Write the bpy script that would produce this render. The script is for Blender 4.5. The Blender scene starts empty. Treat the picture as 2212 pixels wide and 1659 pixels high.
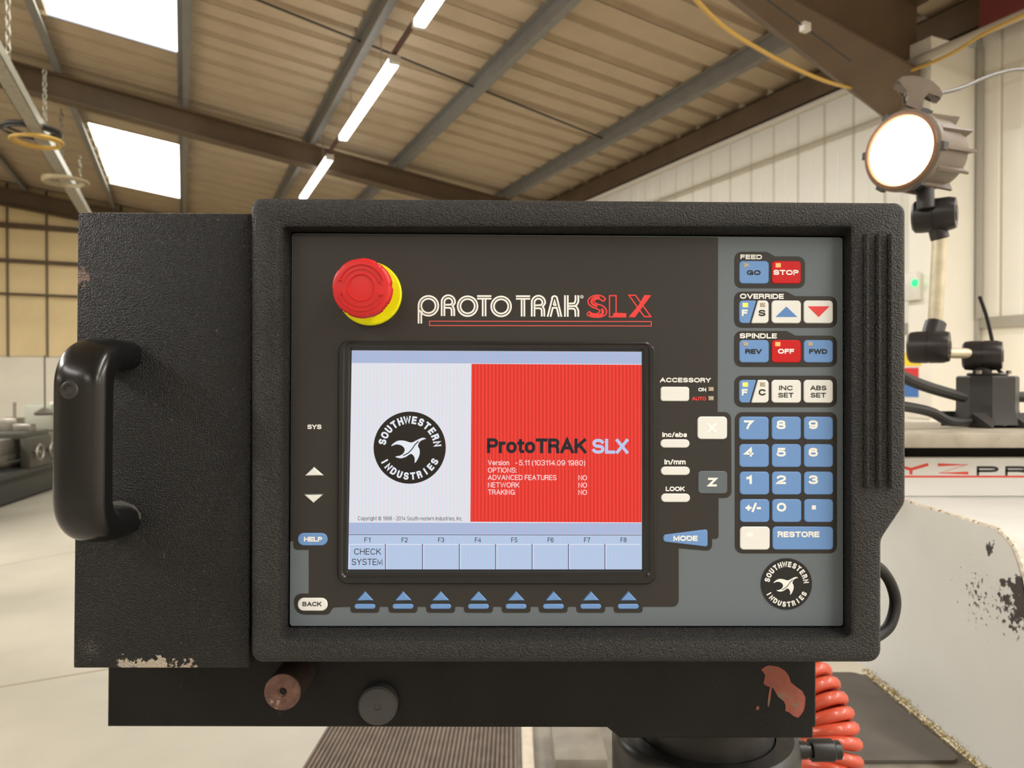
import bpy, bmesh, math, random
from mathutils import Vector, Matrix
from math import pi, sin, cos, radians as rad
random.seed(4)
sc = bpy.context.scene
C = sc.collection
H = 1.3                                   # height of the viewpoint above the floor
FPX, CX, CY = 1560.0, 1106.0, 829.5
PITCH = math.atan(14.5 / FPX)             # the horizon lies at y = 815
ANG = rad(24.5)                           # the hall's long axis is turned to the left

# ------------------------------------------------------------------ camera, world, lights, exposure
cam = bpy.data.objects.new('camera', bpy.data.cameras.new('camera'))
C.objects.link(cam)
cam.location = (0, 0, H)
cam.rotation_euler = (pi / 2 - PITCH, 0, 0)
cam.data.sensor_width = 36
cam.data.lens = FPX / 2212 * 36
cam.data.clip_start = 0.02
cam.data.dof.use_dof = True
cam.data.dof.focus_distance = 0.515
cam.data.dof.aperture_fstop = 13.0
sc.camera = cam
w = bpy.data.worlds.new('world'); sc.world = w
w.use_nodes = True
w.node_tree.nodes['Background'].inputs[0].default_value = (0.75, 0.85, 1, 1)
w.node_tree.nodes['Background'].inputs[1].default_value = 1.0
sc.view_settings.view_transform = 'Standard'
sc.view_settings.look = 'None'
sc.view_settings.gamma = 1
sc.view_settings.use_curve_mapping = False
sc.view_settings.exposure = 0.0
try:
    sc.cycles.use_denoising = True
    sc.cycles.max_bounces = 8
    sc.cycles.diffuse_bounces = 5
    sc.cycles.sample_clamp_indirect = 6
    sc.cycles.caustics_reflective = False
    sc.cycles.caustics_refractive = False
except Exception:
    pass

def BW(wv, t, z):                         # hall frame (across, along, up) -> world
    return Vector((cos(ANG) * wv - sin(ANG) * t, sin(ANG) * wv + cos(ANG) * t, z))

def area(name, wv, t, z, sx, sy, power, col=(1, .9, .78), up=False, spread=pi):
    l = bpy.data.lights.new(name, 'AREA'); l.shape = 'RECTANGLE'
    l.size = sx; l.size_y = sy; l.energy = power; l.color = col; l.spread = spread
    o = bpy.data.objects.new(name, l); C.objects.link(o)
    o.location = BW(wv, t, z)
    o.rotation_euler = (pi if up else 0, 0, ANG)
    return o
WARM = (1, .98, .95)
# roof lamps: tube lights in view, plus unseen rows added to brighten the hall
for wv, t, z, sx, sy, pw, up in ((1.33, -7.5, 4.05, .3, 4, 150, .3), (1.33, -2.2, 4.05, .3, 4, 120, .3), (1.757, 4.76, 4.13, .09, 1.75, 85, 0), (1.757, 7.59, 4.13, .09, 2.2, 85, 0), (1.757, 10.78, 4.13, .09, 2.2, 85, 0),
                             (4.2, -7.5, 3.6, .3, 4, 140, .6), (4.2, -2.4, 3.6, .3, 3, 160, .8), (4.3, .5, 3.6, .3, 2, 60, .3), (-5.5, -7.5, 4.7, .3, 4, 150, .3), (-5.5, -1.6, 4.7, .3, 4, 160, .3), (-5.5, 4, 4.7, .3, 4, 540, .15), (-5.5, 8.7, 4.7, .3, 4, 460, .1), (-12, 2, 4, .3, 6, 260, .2), (-12, -7, 4, .3, 4, 100, .2)):
    area('tube_and_fill_light', wv, t, z, sx, sy, pw, WARM)
    if up: area('roof_fill_light', wv, t, z + .02, sx, sy, pw * up, WARM, up=True)  # upward lamps added to the unseen rows to brighten the roof

# ------------------------------------------------------------------ helpers
def ray(px, py):
    x = (px - CX) / FPX; zz = (CY - py) / FPX
    return Vector((x, cos(PITCH) + zz * sin(PITCH), -sin(PITCH) + zz * cos(PITCH)))
EYE = Vector((0, 0, H))
def at(px, py, Y):
    d = ray(px, py); return EYE + d * (Y / d.y)
def atz(px, py, z):
    d = ray(px, py); return EYE + d * ((z - H) / d.z)
def rayB(px, py):
    d = ray(px, py)
    return Vector((cos(ANG) * d.x + sin(ANG) * d.y, -sin(ANG) * d.x + cos(ANG) * d.y, d.z))
def hit(px, py, axis, val):               # hall frame: axis 0 across, 1 along, 2 up
    d = rayB(px, py); k = (val - (H if axis == 2 else 0)) / d[axis]
    return Vector((0, 0, H)) + d * k
S = 0.6
RZ0, RS, WR, TE = H + 5.946 * S, .135, 9 * S, 30 * S
def zr(wv): return RZ0 - RS * wv
def hitroof(px, py, drop=0.0):
    d = rayB(px, py); k = (RZ0 - drop - H) / (d.z + RS * d.x)
    return Vector((0, 0, H)) + d * k

OFF = {}
def link(name, me, parent=None, loc=None, rotz=0):
    o = bpy.data.objects.new(name, me); C.objects.link(o)
    if parent is not None: o.parent = parent
    if loc is not None: o.location = loc
    if rotz: o.rotation_euler = (0, 0, rotz)
    return o
def tag(o, label=None, cat=None, group=None, kind=None):
    if label: o['label'] = label
    if cat: o['category'] = cat
    if group: o['group'] = group
    if kind: o['kind'] = kind
    return o
def empty(name, loc, rotz=0):
    o = link(name, None, None, loc, rotz); o.empty_display_size = .05; return o

def mesh_of(bm, mat, smooth=35):
    me = bpy.data.meshes.new('m')
    bmesh.ops.recalc_face_normals(bm, faces=bm.faces) if smooth != 'keep' else None
    bm.to_mesh(me); bm.free()
    if mat is not None:
        for m in (mat if isinstance(mat, (list, tuple)) else [mat]): me.materials.append(m)
    if smooth and smooth != 'keep':
        for p in me.polygons: p.use_smooth = True
        me.set_sharp_from_angle(angle=rad(smooth))
    return me
def obj(name, bm, mat, parent=None, label=None, smooth=35, centre=True, rotz=0, base=False):
    """link a bmesh given in the root frame as one object, its origin moved to its own place"""
    off = OFF.get(parent, Vector((0, 0, 0)))
    c = Vector((0, 0, 0))
    if centre and bm.verts:
        n = len(bm.verts)
        lo = [min(v.co[i] for v in bm.verts) for i in range(3)]; hi = [max(v.co[i] for v in bm.verts) for i in range(3)]
        c = Vector(((lo[0] + hi[0]) / 2, (lo[1] + hi[1]) / 2, lo[2] if base else (lo[2] + hi[2]) / 2))
        bmesh.ops.translate(bm, verts=bm.verts, vec=-c)
    o = link(name, mesh_of(bm, mat, smooth), parent)
    if rotz:
        o.rotation_euler = (0, 0, rotz); o.location = Matrix.Rotation(rotz, 3, 'Z') @ c
    else:
        o.location = c - off
    OFF[o] = c
    if label: o['label'] = label
    return o

def box(bm, lo, hi, bev=0, seg=2, rot=None):
    r = bmesh.ops.create_cube(bm, size=1)
    vs = r['verts']
    c = (Vector(lo) + Vector(hi)) / 2; s = Vector(hi) - Vector(lo)
    for v in vs: v.co = Vector((v.co.x * s.x, v.co.y * s.y, v.co.z * s.z))
    if bev:
        es = list({e for v in vs for e in v.link_edges})
        g = bmesh.ops.bevel(bm, geom=es, offset=bev, segments=seg, affect='EDGES', profile=.5)
        vs = list({v for f in g['faces'] for v in f.verts} | {v for v in vs if v.is_valid})
    for v in vs:
        if rot is not None: v.co = rot @ v.co
        v.co += c
def ring(bm, pts): return [bm.verts.new(p) for p in pts]
def bridge(bm, a, b, closed=True):
    n = len(a)
    for i in range(n if closed else n - 1):
        j = (i + 1) % n
        try: bm.faces.new((a[i], a[j], b[j], b[i]))
        except ValueError: pass
def frame_of(d):
    d = d.normalized(); h = Vector((0, 0, 1)) if abs(d.z) < .95 else Vector((1, 0, 0))
    x = d.cross(h).normalized(); return x, d.cross(x).normalized()
def tube(bm, pts, r, seg=8, cap=True, closed=False):
    pts = [Vector(p) for p in pts]; n = len(pts); rings = []
    x = None
    for i, p in enumerate(pts):
        a = pts[i - 1] if (i > 0 or closed) else p; b = pts[(i + 1) % n] if (i < n - 1 or closed) else p
        d = (b - a).normalized()
        if x is None: x, y = frame_of(d)
        else:
            x = (x - d * x.dot(d)).normalized(); y = d.cross(x)
        rr = r[i] if isinstance(r, (list, tuple)) else r
        rings.append(ring(bm, [p + (x * cos(2 * pi * k / seg) + y * sin(2 * pi * k / seg)) * rr for k in range(seg)]))
    for i in range(n - 1): bridge(bm, rings[i], rings[i + 1])
    if closed: bridge(bm, rings[-1], rings[0])
    elif cap:
        bm.faces.new(rings[0][::-1]); bm.faces.new(rings[-1])
def revolve(bm, prof, o, axis, seg=32, mod=None):
    """prof: list of (radius, height along axis)"""
    o = Vector(o); a = Vector(axis).normalized(); x, y = frame_of(a); prev = None
    for r, h in prof:
        if r < 1e-6: cur = [bm.verts.new(o + a * h)]
        else: cur = ring(bm, [o + a * h + (x * cos(2 * pi * k / seg) + y * sin(2 * pi * k / seg)) * (r if mod is None else mod(r, h, 2 * pi * k / seg)) for k in range(seg)])
        if prev is not None:
            if len(prev) == 1 and len(cur) > 1:
                for k in range(seg): bm.faces.new((prev[0], cur[k], cur[(k + 1) % seg]))
            elif len(cur) == 1 and len(prev) > 1:
                for k in range(seg): bm.faces.new((prev[k], prev[(k + 1) % seg], cur[0]))
            elif len(cur) > 1: bridge(bm, prev, cur)
        prev = cur
def cyl(bm, p0, p1, r, seg=20, bev=0.0):
    p0 = Vector(p0); p1 = Vector(p1); L = (p1 - p0).length
    b = bev
    prof = [(0, 0), (r - b, 0), (r, b), (r, L - b), (r - b, L), (0, L)] if b else [(0, 0), (r, 0), (r, L), (0, L)]
    revolve(bm, prof, p0, p1 - p0, seg)
def bez(p0, p1, p2, p3, n=14):
    out = []
    for i in range(n + 1):
        t = i / n; u = 1 - t
        out.append(Vector(p0) * u ** 3 + Vector(p1) * 3 * u * u * t + Vector(p2) * 3 * u * t * t + Vector(p3) * t ** 3)
    return out
def smooth_path(pts, n=6):
    pts = [Vector(p) for p in pts]; out = []
    for i in range(len(pts) - 1):
        p0 = pts[max(i - 1, 0)]; p1 = pts[i]; p2 = pts[i + 1]; p3 = pts[min(i + 2, len(pts) - 1)]
        for k in range(n):
            t = k / n
            out.append(.5 * ((2 * p1) + (p2 - p0) * t + (2 * p0 - 5 * p1 + 4 * p2 - p3) * t * t + (3 * p1 - p0 - 3 * p2 + p3) * t ** 3))
    out.append(pts[-1]); return out

# ------------------------------------------------------------------ materials
def srgb(c):
    return tuple(((x / 255) / 12.92 if x / 255 <= .04045 else ((x / 255 + .055) / 1.055) ** 2.4) for x in c) + (1,)
MATS = {}
def mat(name, col, rough=.5, metal=0, spec=.5, bump=None, var=None, emit=0, coat=0, spots=None):
    """bump=(scale, strength, distance) ; var=(scale, amount, detail) ; spots=(scale, threshold, colour)"""
    if name in MATS: return MATS[name]
    m = bpy.data.materials.new(name); m.use_nodes = True; MATS[name] = m
    nt = m.node_tree; p = nt.nodes['Principled BSDF']
    c = srgb(col)
    p.inputs['Base Color'].default_value = c
    p.inputs['Roughness'].default_value = rough; p.inputs['Metallic'].default_value = metal
    p.inputs['Specular IOR Level'].default_value = spec
    if coat: p.inputs['Coat Weight'].default_value = coat
    tc = nt.nodes.new('ShaderNodeTexCoord')
    last = None
    if var:
        n = nt.nodes.new('ShaderNodeTexNoise'); n.inputs['Scale'].default_value = var[0]; n.inputs['Detail'].default_value = var[2] if len(var) > 2 else 4
        nt.links.new(tc.outputs['Object'], n.inputs['Vector'])
        mr = nt.nodes.new('ShaderNodeMapRange'); mr.inputs[1].default_value = .3; mr.inputs[2].default_value = .7
        mr.inputs[3].default_value = 1 - var[1]; mr.inputs[4].default_value = 1 + var[1]
        nt.links.new(n.outputs['Fac'], mr.inputs[0])
        mx = nt.nodes.new('ShaderNodeMix'); mx.data_type = 'RGBA'; mx.blend_type = 'MULTIPLY'; mx.inputs[0].default_value = 1
        mx.inputs[6].default_value = c; nt.links.new(mr.outputs[0], mx.inputs[7])
        last = mx.outputs[2]
    if spots:
        n = nt.nodes.new('ShaderNodeTexNoise'); n.inputs['Scale'].default_value = spots[0]; n.inputs['Detail'].default_value = 6; n.inputs['Roughness'].default_value = .65
        nt.links.new(tc.outputs['Object'], n.inputs['Vector'])
        mr = nt.nodes.new('ShaderNodeMapRange'); mr.inputs[1].default_value = spots[1]; mr.inputs[2].default_value = spots[1] + .03
        nt.links.new(n.outputs['Fac'], mr.inputs[0])
        mx = nt.nodes.new('ShaderNodeMix'); mx.data_type = 'RGBA'
        nt.links.new(mr.outputs[0], mx.inputs[0])
        if last is not None: nt.links.new(last, mx.inputs[6])
        else: mx.inputs[6].default_value = c
        mx.inputs[7].default_value = srgb(spots[2]); last = mx.outputs[2]
    if last is not None: nt.links.new(last, p.inputs['Base Color'])
    if bump:
        n = nt.nodes.new('ShaderNodeTexNoise'); n.inputs['Scale'].default_value = bump[0]; n.inputs['Detail'].default_value = 2
        nt.links.new(tc.outputs['Object'], n.inputs['Vector'])
        b = nt.nodes.new('ShaderNodeBump'); b.inputs['Strength'].default_value = bump[1]; b.inputs['Distance'].default_value = bump[2]
        nt.links.new(n.outputs['Fac'], b.inputs['Height']); nt.links.new(b.outputs[0], p.inputs['Normal'])
    if emit:
        p.inputs['Emission Color'].default_value = c; p.inputs['Emission Strength'].default_value = emit
    m['col'] = c
    return m
def emat(name, col, strength=1.0, stripe=None):
    if name in MATS: return MATS[name]
    m = mat(name, col, .25, spec=.25)
    nt = m.node_tree; p = nt.nodes['Principled BSDF']
    p.inputs['Base Color'].default_value = (.01, .01, .01, 1)
    p.inputs['Emission Color'].default_value = srgb(col); p.inputs['Emission Strength'].default_value = strength
    if stripe:                             # fine vertical banding of the display
        g = nt.nodes.new('ShaderNodeNewGeometry')
        wv = nt.nodes.new('ShaderNodeTexWave'); wv.wave_type = 'BANDS'; wv.bands_direction = 'X'
        wv.inputs['Scale'].default_value = stripe[2]; wv.inputs['Distortion'].default_value = .15
        nt.links.new(g.outputs['Position'], wv.inputs['Vector'])
        mx = nt.nodes.new('ShaderNodeMix'); mx.data_type = 'RGBA'
        nt.links.new(wv.outputs['Fac'], mx.inputs[0])
        mx.inputs[6].default_value = srgb(stripe[0]); mx.inputs[7].default_value = srgb(stripe[1])
        nt.links.new(mx.outputs[2], p.inputs['Emission Color'])
    return m
def nodes_mask(m, centre, radius, scale, thr, col, squash=(1, 1, 1), detail=8):
    """extra worn area on a material: noise breaking up an ellipsoid round a place (object space)"""
    nt = m.node_tree; p = nt.nodes['Principled BSDF']
    tc = nt.nodes.new('ShaderNodeTexCoord')
    mp = nt.nodes.new('ShaderNodeMapping'); mp.vector_type = 'POINT'
    sq = squash
    mp.inputs['Location'].default_value = tuple(-centre[i] * sq[i] for i in range(3)); mp.inputs['Scale'].default_value = sq
    nt.links.new(tc.outputs['Object'], mp.inputs['Vector'])
    ln = nt.nodes.new('ShaderNodeVectorMath'); ln.operation = 'LENGTH'; nt.links.new(mp.outputs[0], ln.inputs[0])
    fall = nt.nodes.new('ShaderNodeMapRange'); fall.inputs[1].default_value = 0; fall.inputs[2].default_value = radius
    fall.inputs[3].default_value = 1; fall.inputs[4].default_value = 0
    nt.links.new(ln.outputs['Value'], fall.inputs[0])
    n = nt.nodes.new('ShaderNodeTexNoise'); n.inputs['Scale'].default_value = scale; n.inputs['Detail'].default_value = detail; n.inputs['Roughness'].default_value = .6
    nt.links.new(tc.outputs['Object'], n.inputs['Vector'])
    ad = nt.nodes.new('ShaderNodeMath'); ad.operation = 'MULTIPLY_ADD'; ad.inputs[1].default_value = .55
    nt.links.new(fall.outputs[0], ad.inputs[0]); nt.links.new(n.outputs['Fac'], ad.inputs[2])
    th = nt.nodes.new('ShaderNodeMapRange'); th.inputs[1].default_value = thr; th.inputs[2].default_value = thr + .025
    nt.links.new(ad.outputs[0], th.inputs[0])
    mu = nt.nodes.new('ShaderNodeMath'); mu.operation = 'MULTIPLY'
    st = nt.nodes.new('ShaderNodeMath'); st.operation = 'GREATER_THAN'; st.inputs[1].default_value = .001
    nt.links.new(fall.outputs[0], st.inputs[0])
    nt.links.new(th.outputs[0], mu.inputs[0]); nt.links.new(st.outputs[0], mu.inputs[1])
    mx = nt.nodes.new('ShaderNodeMix'); mx.data_type = 'RGBA'
    nt.links.new(mu.outputs[0], mx.inputs[0])
    src = p.inputs['Base Color']
    if src.is_linked: nt.links.new(src.links[0].from_socket, mx.inputs[6])
    else: mx.inputs[6].default_value = src.default_value
    mx.inputs[7].default_value = srgb(col)
    nt.links.new(mx.outputs[2], p.inputs['Base Color'])

M_FLOOR = mat('concrete_floor', (160, 154, 140), .45, spec=.35, var=(.9, .2, 9))
M_SHEET = mat('roof_liner', (182, 163, 138), .7, spec=.2, var=(3, .06, 4))
M_PURLIN = mat('galvanised_purlin', (128, 125, 120), .55, metal=.25, var=(8, .08))
M_BROWN = mat('brown_steel', (92, 74, 54), .6, var=(3, .15))
M_RED = mat('red_oxide_steel', (110, 48, 44), .6, var=(3, .15))
M_CREAM = mat('cream_cladding', (230, 226, 214), .35, spec=.5, var=(1.2, .03))
M_BLOCK = mat('painted_block', (235, 229, 214), .7, var=(2, .05))
M_CREAMP = mat('cream_pipe', (178, 170, 156), .5)
M_YELSHEET = mat('yellowed_sheet', (228, 204, 156), .6, var=(1.2, .1))
M_GALV = mat('galvanised_strut', (160, 154, 140), .45, metal=.4, var=(20, .15))
M_BLKSTEEL = mat('black_textured_steel', (27, 27, 27), .42, spec=.35, bump=(900, 1.0, .0024), var=(9, .25), spots=(420, .645, (80, 77, 73)))
M_BLKARM = mat('black_painted_steel', (20, 20, 20), .5, spec=.25, bump=(350, .3, .0006), var=(14, .35), spots=(330, .69, (72, 69, 64)))
M_BEZEL = mat('pebbled_black_plastic', (32, 31, 30), .42, spec=.5, bump=(950, 1.0, .003))
M_GLOSSBLK = mat('gloss_black_plastic', (20, 20, 20), .22, spec=.5, spots=(150, .75, (120, 114, 104)))
M_FRAME = mat('satin_black_plastic', (31, 31, 30), .3, spec=.5, var=(60, .1))
M_PANEL = mat('slate_grey_overlay', (107, 117, 124), .5, spec=.3)
M_PANELBLK = mat('charcoal_overlay', (47, 45, 43), .42, spec=.45, spots=(320, .78, (120, 116, 108)))
M_GROUPBLK = mat('black_overlay', (43, 41, 39), .42, spec=.45)
M_BLUE = mat('blue_key', (112, 155, 214), .45, spec=.35)
M_WHITE = mat('ivory_key', (237, 240, 238), .45, spec=.35)
M_GREYKEY = mat('grey_key', (100, 110, 118), .45, spec=.35)
M_REDKEY = mat('red_key', (204, 18, 26), .4, spec=.35)
M_INKW = mat('white_ink', (248, 250, 248), .5)
M_INKK = mat('black_ink', (22, 22, 24), .5)
M_INKR = mat('red_ink', (232, 64, 64), .5)
M_INKI = mat('cream_ink', (255, 255, 255), .5)
M_INKB = mat('blue_ink', (92, 140, 205), .5)
M_STOPRED = mat('stop_red', (206, 36, 38), .38, spec=.45, var=(40, .05))
M_STOPYEL = mat('stop_yellow', (238, 240, 4), .4, spec=.4)
M_RUST = mat('rusty_steel', (108, 80, 70), .55, metal=.35, var=(160, .35, 6), spots=(55, .6, (150, 140, 125)))
M_RUBBER = mat('grey_rubber', (74, 73, 74), .7, spec=.3, var=(90, .08))
M_DKRUBBER = mat('black_rubber', (24, 24, 24), .5, spec=.4)
M_MACH = mat('machine_paint', (208, 208, 202), .5, spec=.4, bump=(90, .2, .001), var=(3, .05), spots=(60, .735, (50, 48, 46)))
M_MACHTOP = mat('slab_paint', (168, 160, 144), .5, var=(30, .12), spots=(90, .68, (120, 105, 85)))
M_WHITEP = mat('white_panel', (222, 221, 217), .4)
M_MAT = mat('ribbed_rubber', (112, 101, 91), .75, spec=.25, var=(35, .18), spots=(130, .72, (150, 140, 128)))
M_TRAY = mat('grimy_mat', (92, 86, 79), .7, var=(12, .15), spots=(240, .70, (190, 178, 150)))
M_CAST = mat('grimy_casting', (128, 122, 110), .6, var=(25, .2), spots=(160, .68, (205, 196, 170)))
M_BLKOX = mat('oily_black_steel', (42, 41, 40), .35, metal=.3, var=(30, .2), spots=(180, .73, (150, 142, 122)))
M_ORANGE = mat('orange_hose', (194, 76, 50), .38, spec=.5, coat=.3, var=(30, .12))
M_LAMPGREY = mat('lamp_housing', (112, 100, 88), .5, spec=.4, var=(20, .1))  # lighter, browner base colour stands in for warm bounced lamp light
M_LAMPBLK = mat('lamp_joint', (38, 35, 35), .35, spec=.5)
M_TUBE = mat('nickel_tube', (196, 186, 160), .4, metal=.3, var=(40, .12))
M_YCAB = mat('yellow_cable', (190, 152, 70), .5)
M_GCAB = mat('grey_cable', (74, 70, 64), .5)
M_GREEN = mat('green_machine_paint', (62, 72, 66), .5, var=(5, .15))
M_STEEL = mat('bright_steel', (150, 145, 135), .35, metal=.8, var=(12, .15))
M_CHIP = mat('exposed_primer', (140, 76, 62), .7, bump=(150, .5, .001), var=(60, .25), spots=(40, .54, (118, 96, 80)))
M_SWARF = mat('brass_swarf', (196, 176, 120), .35, metal=.4)

# ------------------------------------------------------------------ hall shell (frame: across, along, up)
def hobj(name, bm, m, parent=None, label=None, smooth=None, cat=None, kind=None, group=None):
    if parent is None:
        o = obj(name, bm, m, None, label, smooth, centre=False); o.rotation_euler = (0, 0, ANG); OFF[o] = Vector((0, 0, 0))
    else:
        o = obj(name, bm, m, parent, label, smooth)
    return tag(o, None, cat, group, kind)
WL, TB, RIDGE = -18.0, -11.0, -6.2
bm = bmesh.new(); box(bm, (WL - .2, TB - .2, -.2), (WR + .2, TE + .2, 0))
floor = hobj('floor', bm, M_FLOOR, None, 'pale beige concrete workshop floor with stains and joints', kind='structure')
# sawn floor joints as recessed-looking dark strips
for a, b in (((0, 1484), (240, 1444)), ((0, 1222), (170, 1190))):
    bm = bmesh.new(); p = atz(a[0], a[1], .0005); q = atz(b[0], b[1], .0005)
    d = (q - p); p = p - d * 1.5; q = q + d * 2
    R = Matrix.Rotation(-ANG, 3, 'Z'); p = R @ p; q = R @ q
    n = Vector((-(q - p).y, (q - p).x, 0)).normalized() * (.006 if a[1] > 1300 else .004)
    vs = ring(bm, [p - n, q - n, q + n, p + n]); bm.faces.new(vs)
    obj('floor_joint', bm, mat('joint_filler', (120, 108, 88), .8), floor)
# roof: left slope mesh is the ceiling object, the right slope is built of single sheets
bm = bmesh.new()
ln = [(WL, TB), (RIDGE, TB), (RIDGE, TE), (WL, TE)]
zl = lambda wv: zr(RIDGE) - RS * (RIDGE - wv)
lo = ring(bm, [(a, b, zl(a)) for a, b in ln]); hi = ring(bm, [(a, b, zl(a) + .06) for a, b in ln])
bm.faces.new(lo[::-1]); bm.faces.new(hi); bridge(bm, lo, hi)
ceiling = hobj('ceiling', bm, M_SHEET, None, 'tan ribbed roof lining sheets on steel purlins and rafters', kind='structure')
SK_A, SK_B = hitroof(90, 0).x, hitroof(388, 330).x
def sheet(t0, t1, w0, w1):
    bm = bmesh.new(); n = 2; prof = []
    step = (t1 - t0) / n
    for i in range(n):
        a = t0 + i * step
        prof += [(a + .004, 0), (a + step * .66, 0), (a + step * .70, .05), (a + step * .76, .075), (a + step * .84, .075), (a + step * .92, .05), (a + step * .985, 0)]
    rows = []
    for dz in (0, .012):
        for wv in (w0, w1): rows.append(ring(bm, [(wv, t, zr(wv) + h + dz) for t, h in prof]))
    bridge(bm, rows[0], rows[1], False); bridge(bm, rows[2], rows[3], False)
    bridge(bm, rows[0], rows[2], False); bridge(bm, rows[1], rows[3], False)
    return bm
sk1 = hitroof(385, 117).y; sk2 = (hitroof(385, 313).y, hitroof(385, 430).y)
sk0 = sk1 - 2.8
def spans(a, b, n): return [(a + (b - a) * i / n, a + (b - a) * (i + 1) / n) for i in range(n)]
for (a, b, n, cut) in ((TB, sk0, 21, 0), (sk0, sk1, 4, 1), (sk1, sk2[0], 4, 0), (sk2[0], sk2[1], 4, 1), (sk2[1], TE, 3, 0)):
    for t0, t1 in spans(a, b, n):
        for w0, w1 in (((RIDGE, SK_A), (SK_B, WR + .05)) if cut else ((RIDGE, WR + .05),)):
            hobj('roof_sheet', sheet(t0, t1, w0, w1), M_SHEET, ceiling)
M_SKY = emat('daylight_sheet', (255, 255, 240), 7.0)
for i, (a, b) in enumerate(((sk0, sk1), sk2)):
    bm = sheet(a, b, SK_A, SK_B)
    bmesh.ops.translate(bm, verts=bm.verts, vec=(0, 0, .02))
    hobj('window_%d' % (i + 1), bm, M_SKY, None, ('bright translucent rooflight sheet at the top left of the picture' if i == 0 else 'bright translucent rooflight sheet behind the brown rafter, above the steel box'), kind='structure')
# purlins
PW = [hitroof(60, 0, .1).x, hitroof(397, 100, .1).x, hitroof(835, 0, .1).x, hitroof(1225, 0, .1).x, hitroof(1650, 112, .1).x]
PW = [PW[0] - 1.6, PW[0] - 3.2] + PW
for wv in PW:
    bm = bmesh.new(); z = zr(wv)
    box(bm, (wv - .012, TB, z - .14), (wv + .012, TE, z - .002))
    box(bm, (wv - .012, TB, z - .15), (wv + .065, TE, z - .138))
    box(bm, (wv - .065, TB, z - .014), (wv + .012, TE, z - .002))
    box(bm, (wv + .053, TB, z - .142), (wv + .065, TE, z - .12))
    hobj('purlin', bm, M_PURLIN, ceiling, 'grey galvanised zed purlin')
# rafters: tapered I-beams under the purlins
def rafter(pts, width, depth, m, name='rafter'):
    """pts: list of (w, t, ztop, depth)"""
    bm = bmesh.new()
    for k in range(len(pts) - 1):
        (w0, t0, z0, d0), (w1, t1, z1, d1) = pts[k], pts[k + 1]
        def slab(h, a0, a1, b0, b1):
            v = [bm.verts.new(c) for c in ((w0, t0 - h, a0), (w0, t0 + h, a0), (w0, t0 + h, b0), (w0, t0 - h, b0), (w1, t1 - h, a1), (w1, t1 + h, a1), (w1, t1 + h, b1), (w1, t1 - h, b1))]
            for f in ((0, 1, 2, 3), (7, 6, 5, 4), (0, 4, 5, 1), (1, 5, 6, 2), (2, 6, 7, 3), (3, 7, 4, 0)): bm.faces.new([v[i] for i in f])
        f = .018
        slab(width / 2, z0 - f, z1 - f, z0, z1)
        slab(width / 2, z0 - d0, z1 - d1, z0 - d0 + f, z1 - d1 + f)
        slab(.008, z0 - d0 + f, z1 - d1 + f, z0 - f, z1 - f)
    return hobj(name, bm, m, ceiling, 'brown painted steel rafter')
a = hitroof(130, 165, .15); b = hitroof(880, 374, .15)
sl = (b.y - a.y) / (b.x - a.x)
f1 = lambda wv: a.y + sl * (wv - a.x)
rafter([(wv, f1(wv), zr(wv) - .15, .3) for wv in (RIDGE, WR)], .2, .3, M_BROWN)
rafter([(wv, TE - .25, zr(wv) - .15, .36) for wv in (RIDGE, WR)], .2, .3, M_BROWN)
# ridge line of sag rods between purlins (thin dark rods along the slope)
g1 = hitroof(1300, 298, .06); g0 = hitroof(781, 90, .06)
for k in range(len(PW) - 1):
    wa, wb = PW[k], PW[k + 1]
    tt = lambda wv: g0.y + (g1.y - g0.y) * (wv - g0.x) / (g1.x - g0.x)
    bm = bmesh.new(); tube(bm, [(wa, tt(wa), zr(wa) - .06), (wb, tt(wb), zr(wb) - .06)], .011, 6)
    hobj('sag_rod', bm, mat('dark_rod', (48, 44, 40), .5), ceiling, 'thin dark steel rod')
# right wall: block base, cladding panels, eaves beam
wall_z = hit(2113, 690, 0, WR).z
bm = bmesh.new(); box(bm, (WR, TB, 0), (WR + .2, TE, wall_z))
wr = hobj('wall_right', bm, M_BLOCK, None, 'right hall wall, cream vertical cladding above painted blockwork', kind='structure')
tA = hit(1846, 300, 0, WR).y; tB_ = hit(1783.6, 300, 0, WR).y; dp = tB_ - tA
t = tA - dp * 36
eave = zr(WR) - .02
while t < TE - .05:
    t1 = min(t + dp, TE)
    if t1 > TB:
        bm = bmesh.new()
        pts = [(WR + .012, max(t, TB)), (WR - .012, max(t, TB) + .016), (WR - .012, t + dp * .5 - .015), (WR - .006, t + dp * .5), (WR - .012, t + dp * .5 + .015), (WR - .012, t1 - .016), (WR + .012, t1)]
        A = ring(bm, [(p[0], p[1], wall_z) for p in pts]); B = ring(bm, [(p[0], p[1], eave + .08) for p in pts])
        bridge(bm, A, B, False)
        hobj('cladding_panel', bm, M_CREAM, wr, smooth=None)
    t += dp
bm = bmesh.new(); box(bm, (WR - .03, TB, wall_z - .07), (WR + .01, TE, wall_z + .01))
hobj('flashing_strip', bm, mat('grey_flashing', (160, 155, 143), .4), wr, 'grey metal strip under the cladding')
bm = bmesh.new(); box(bm, (WR + .02, TB, 0), (WR + .2, TE, eave + .3)); hobj('outer_skin', bm, M_CREAM, wr)
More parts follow.
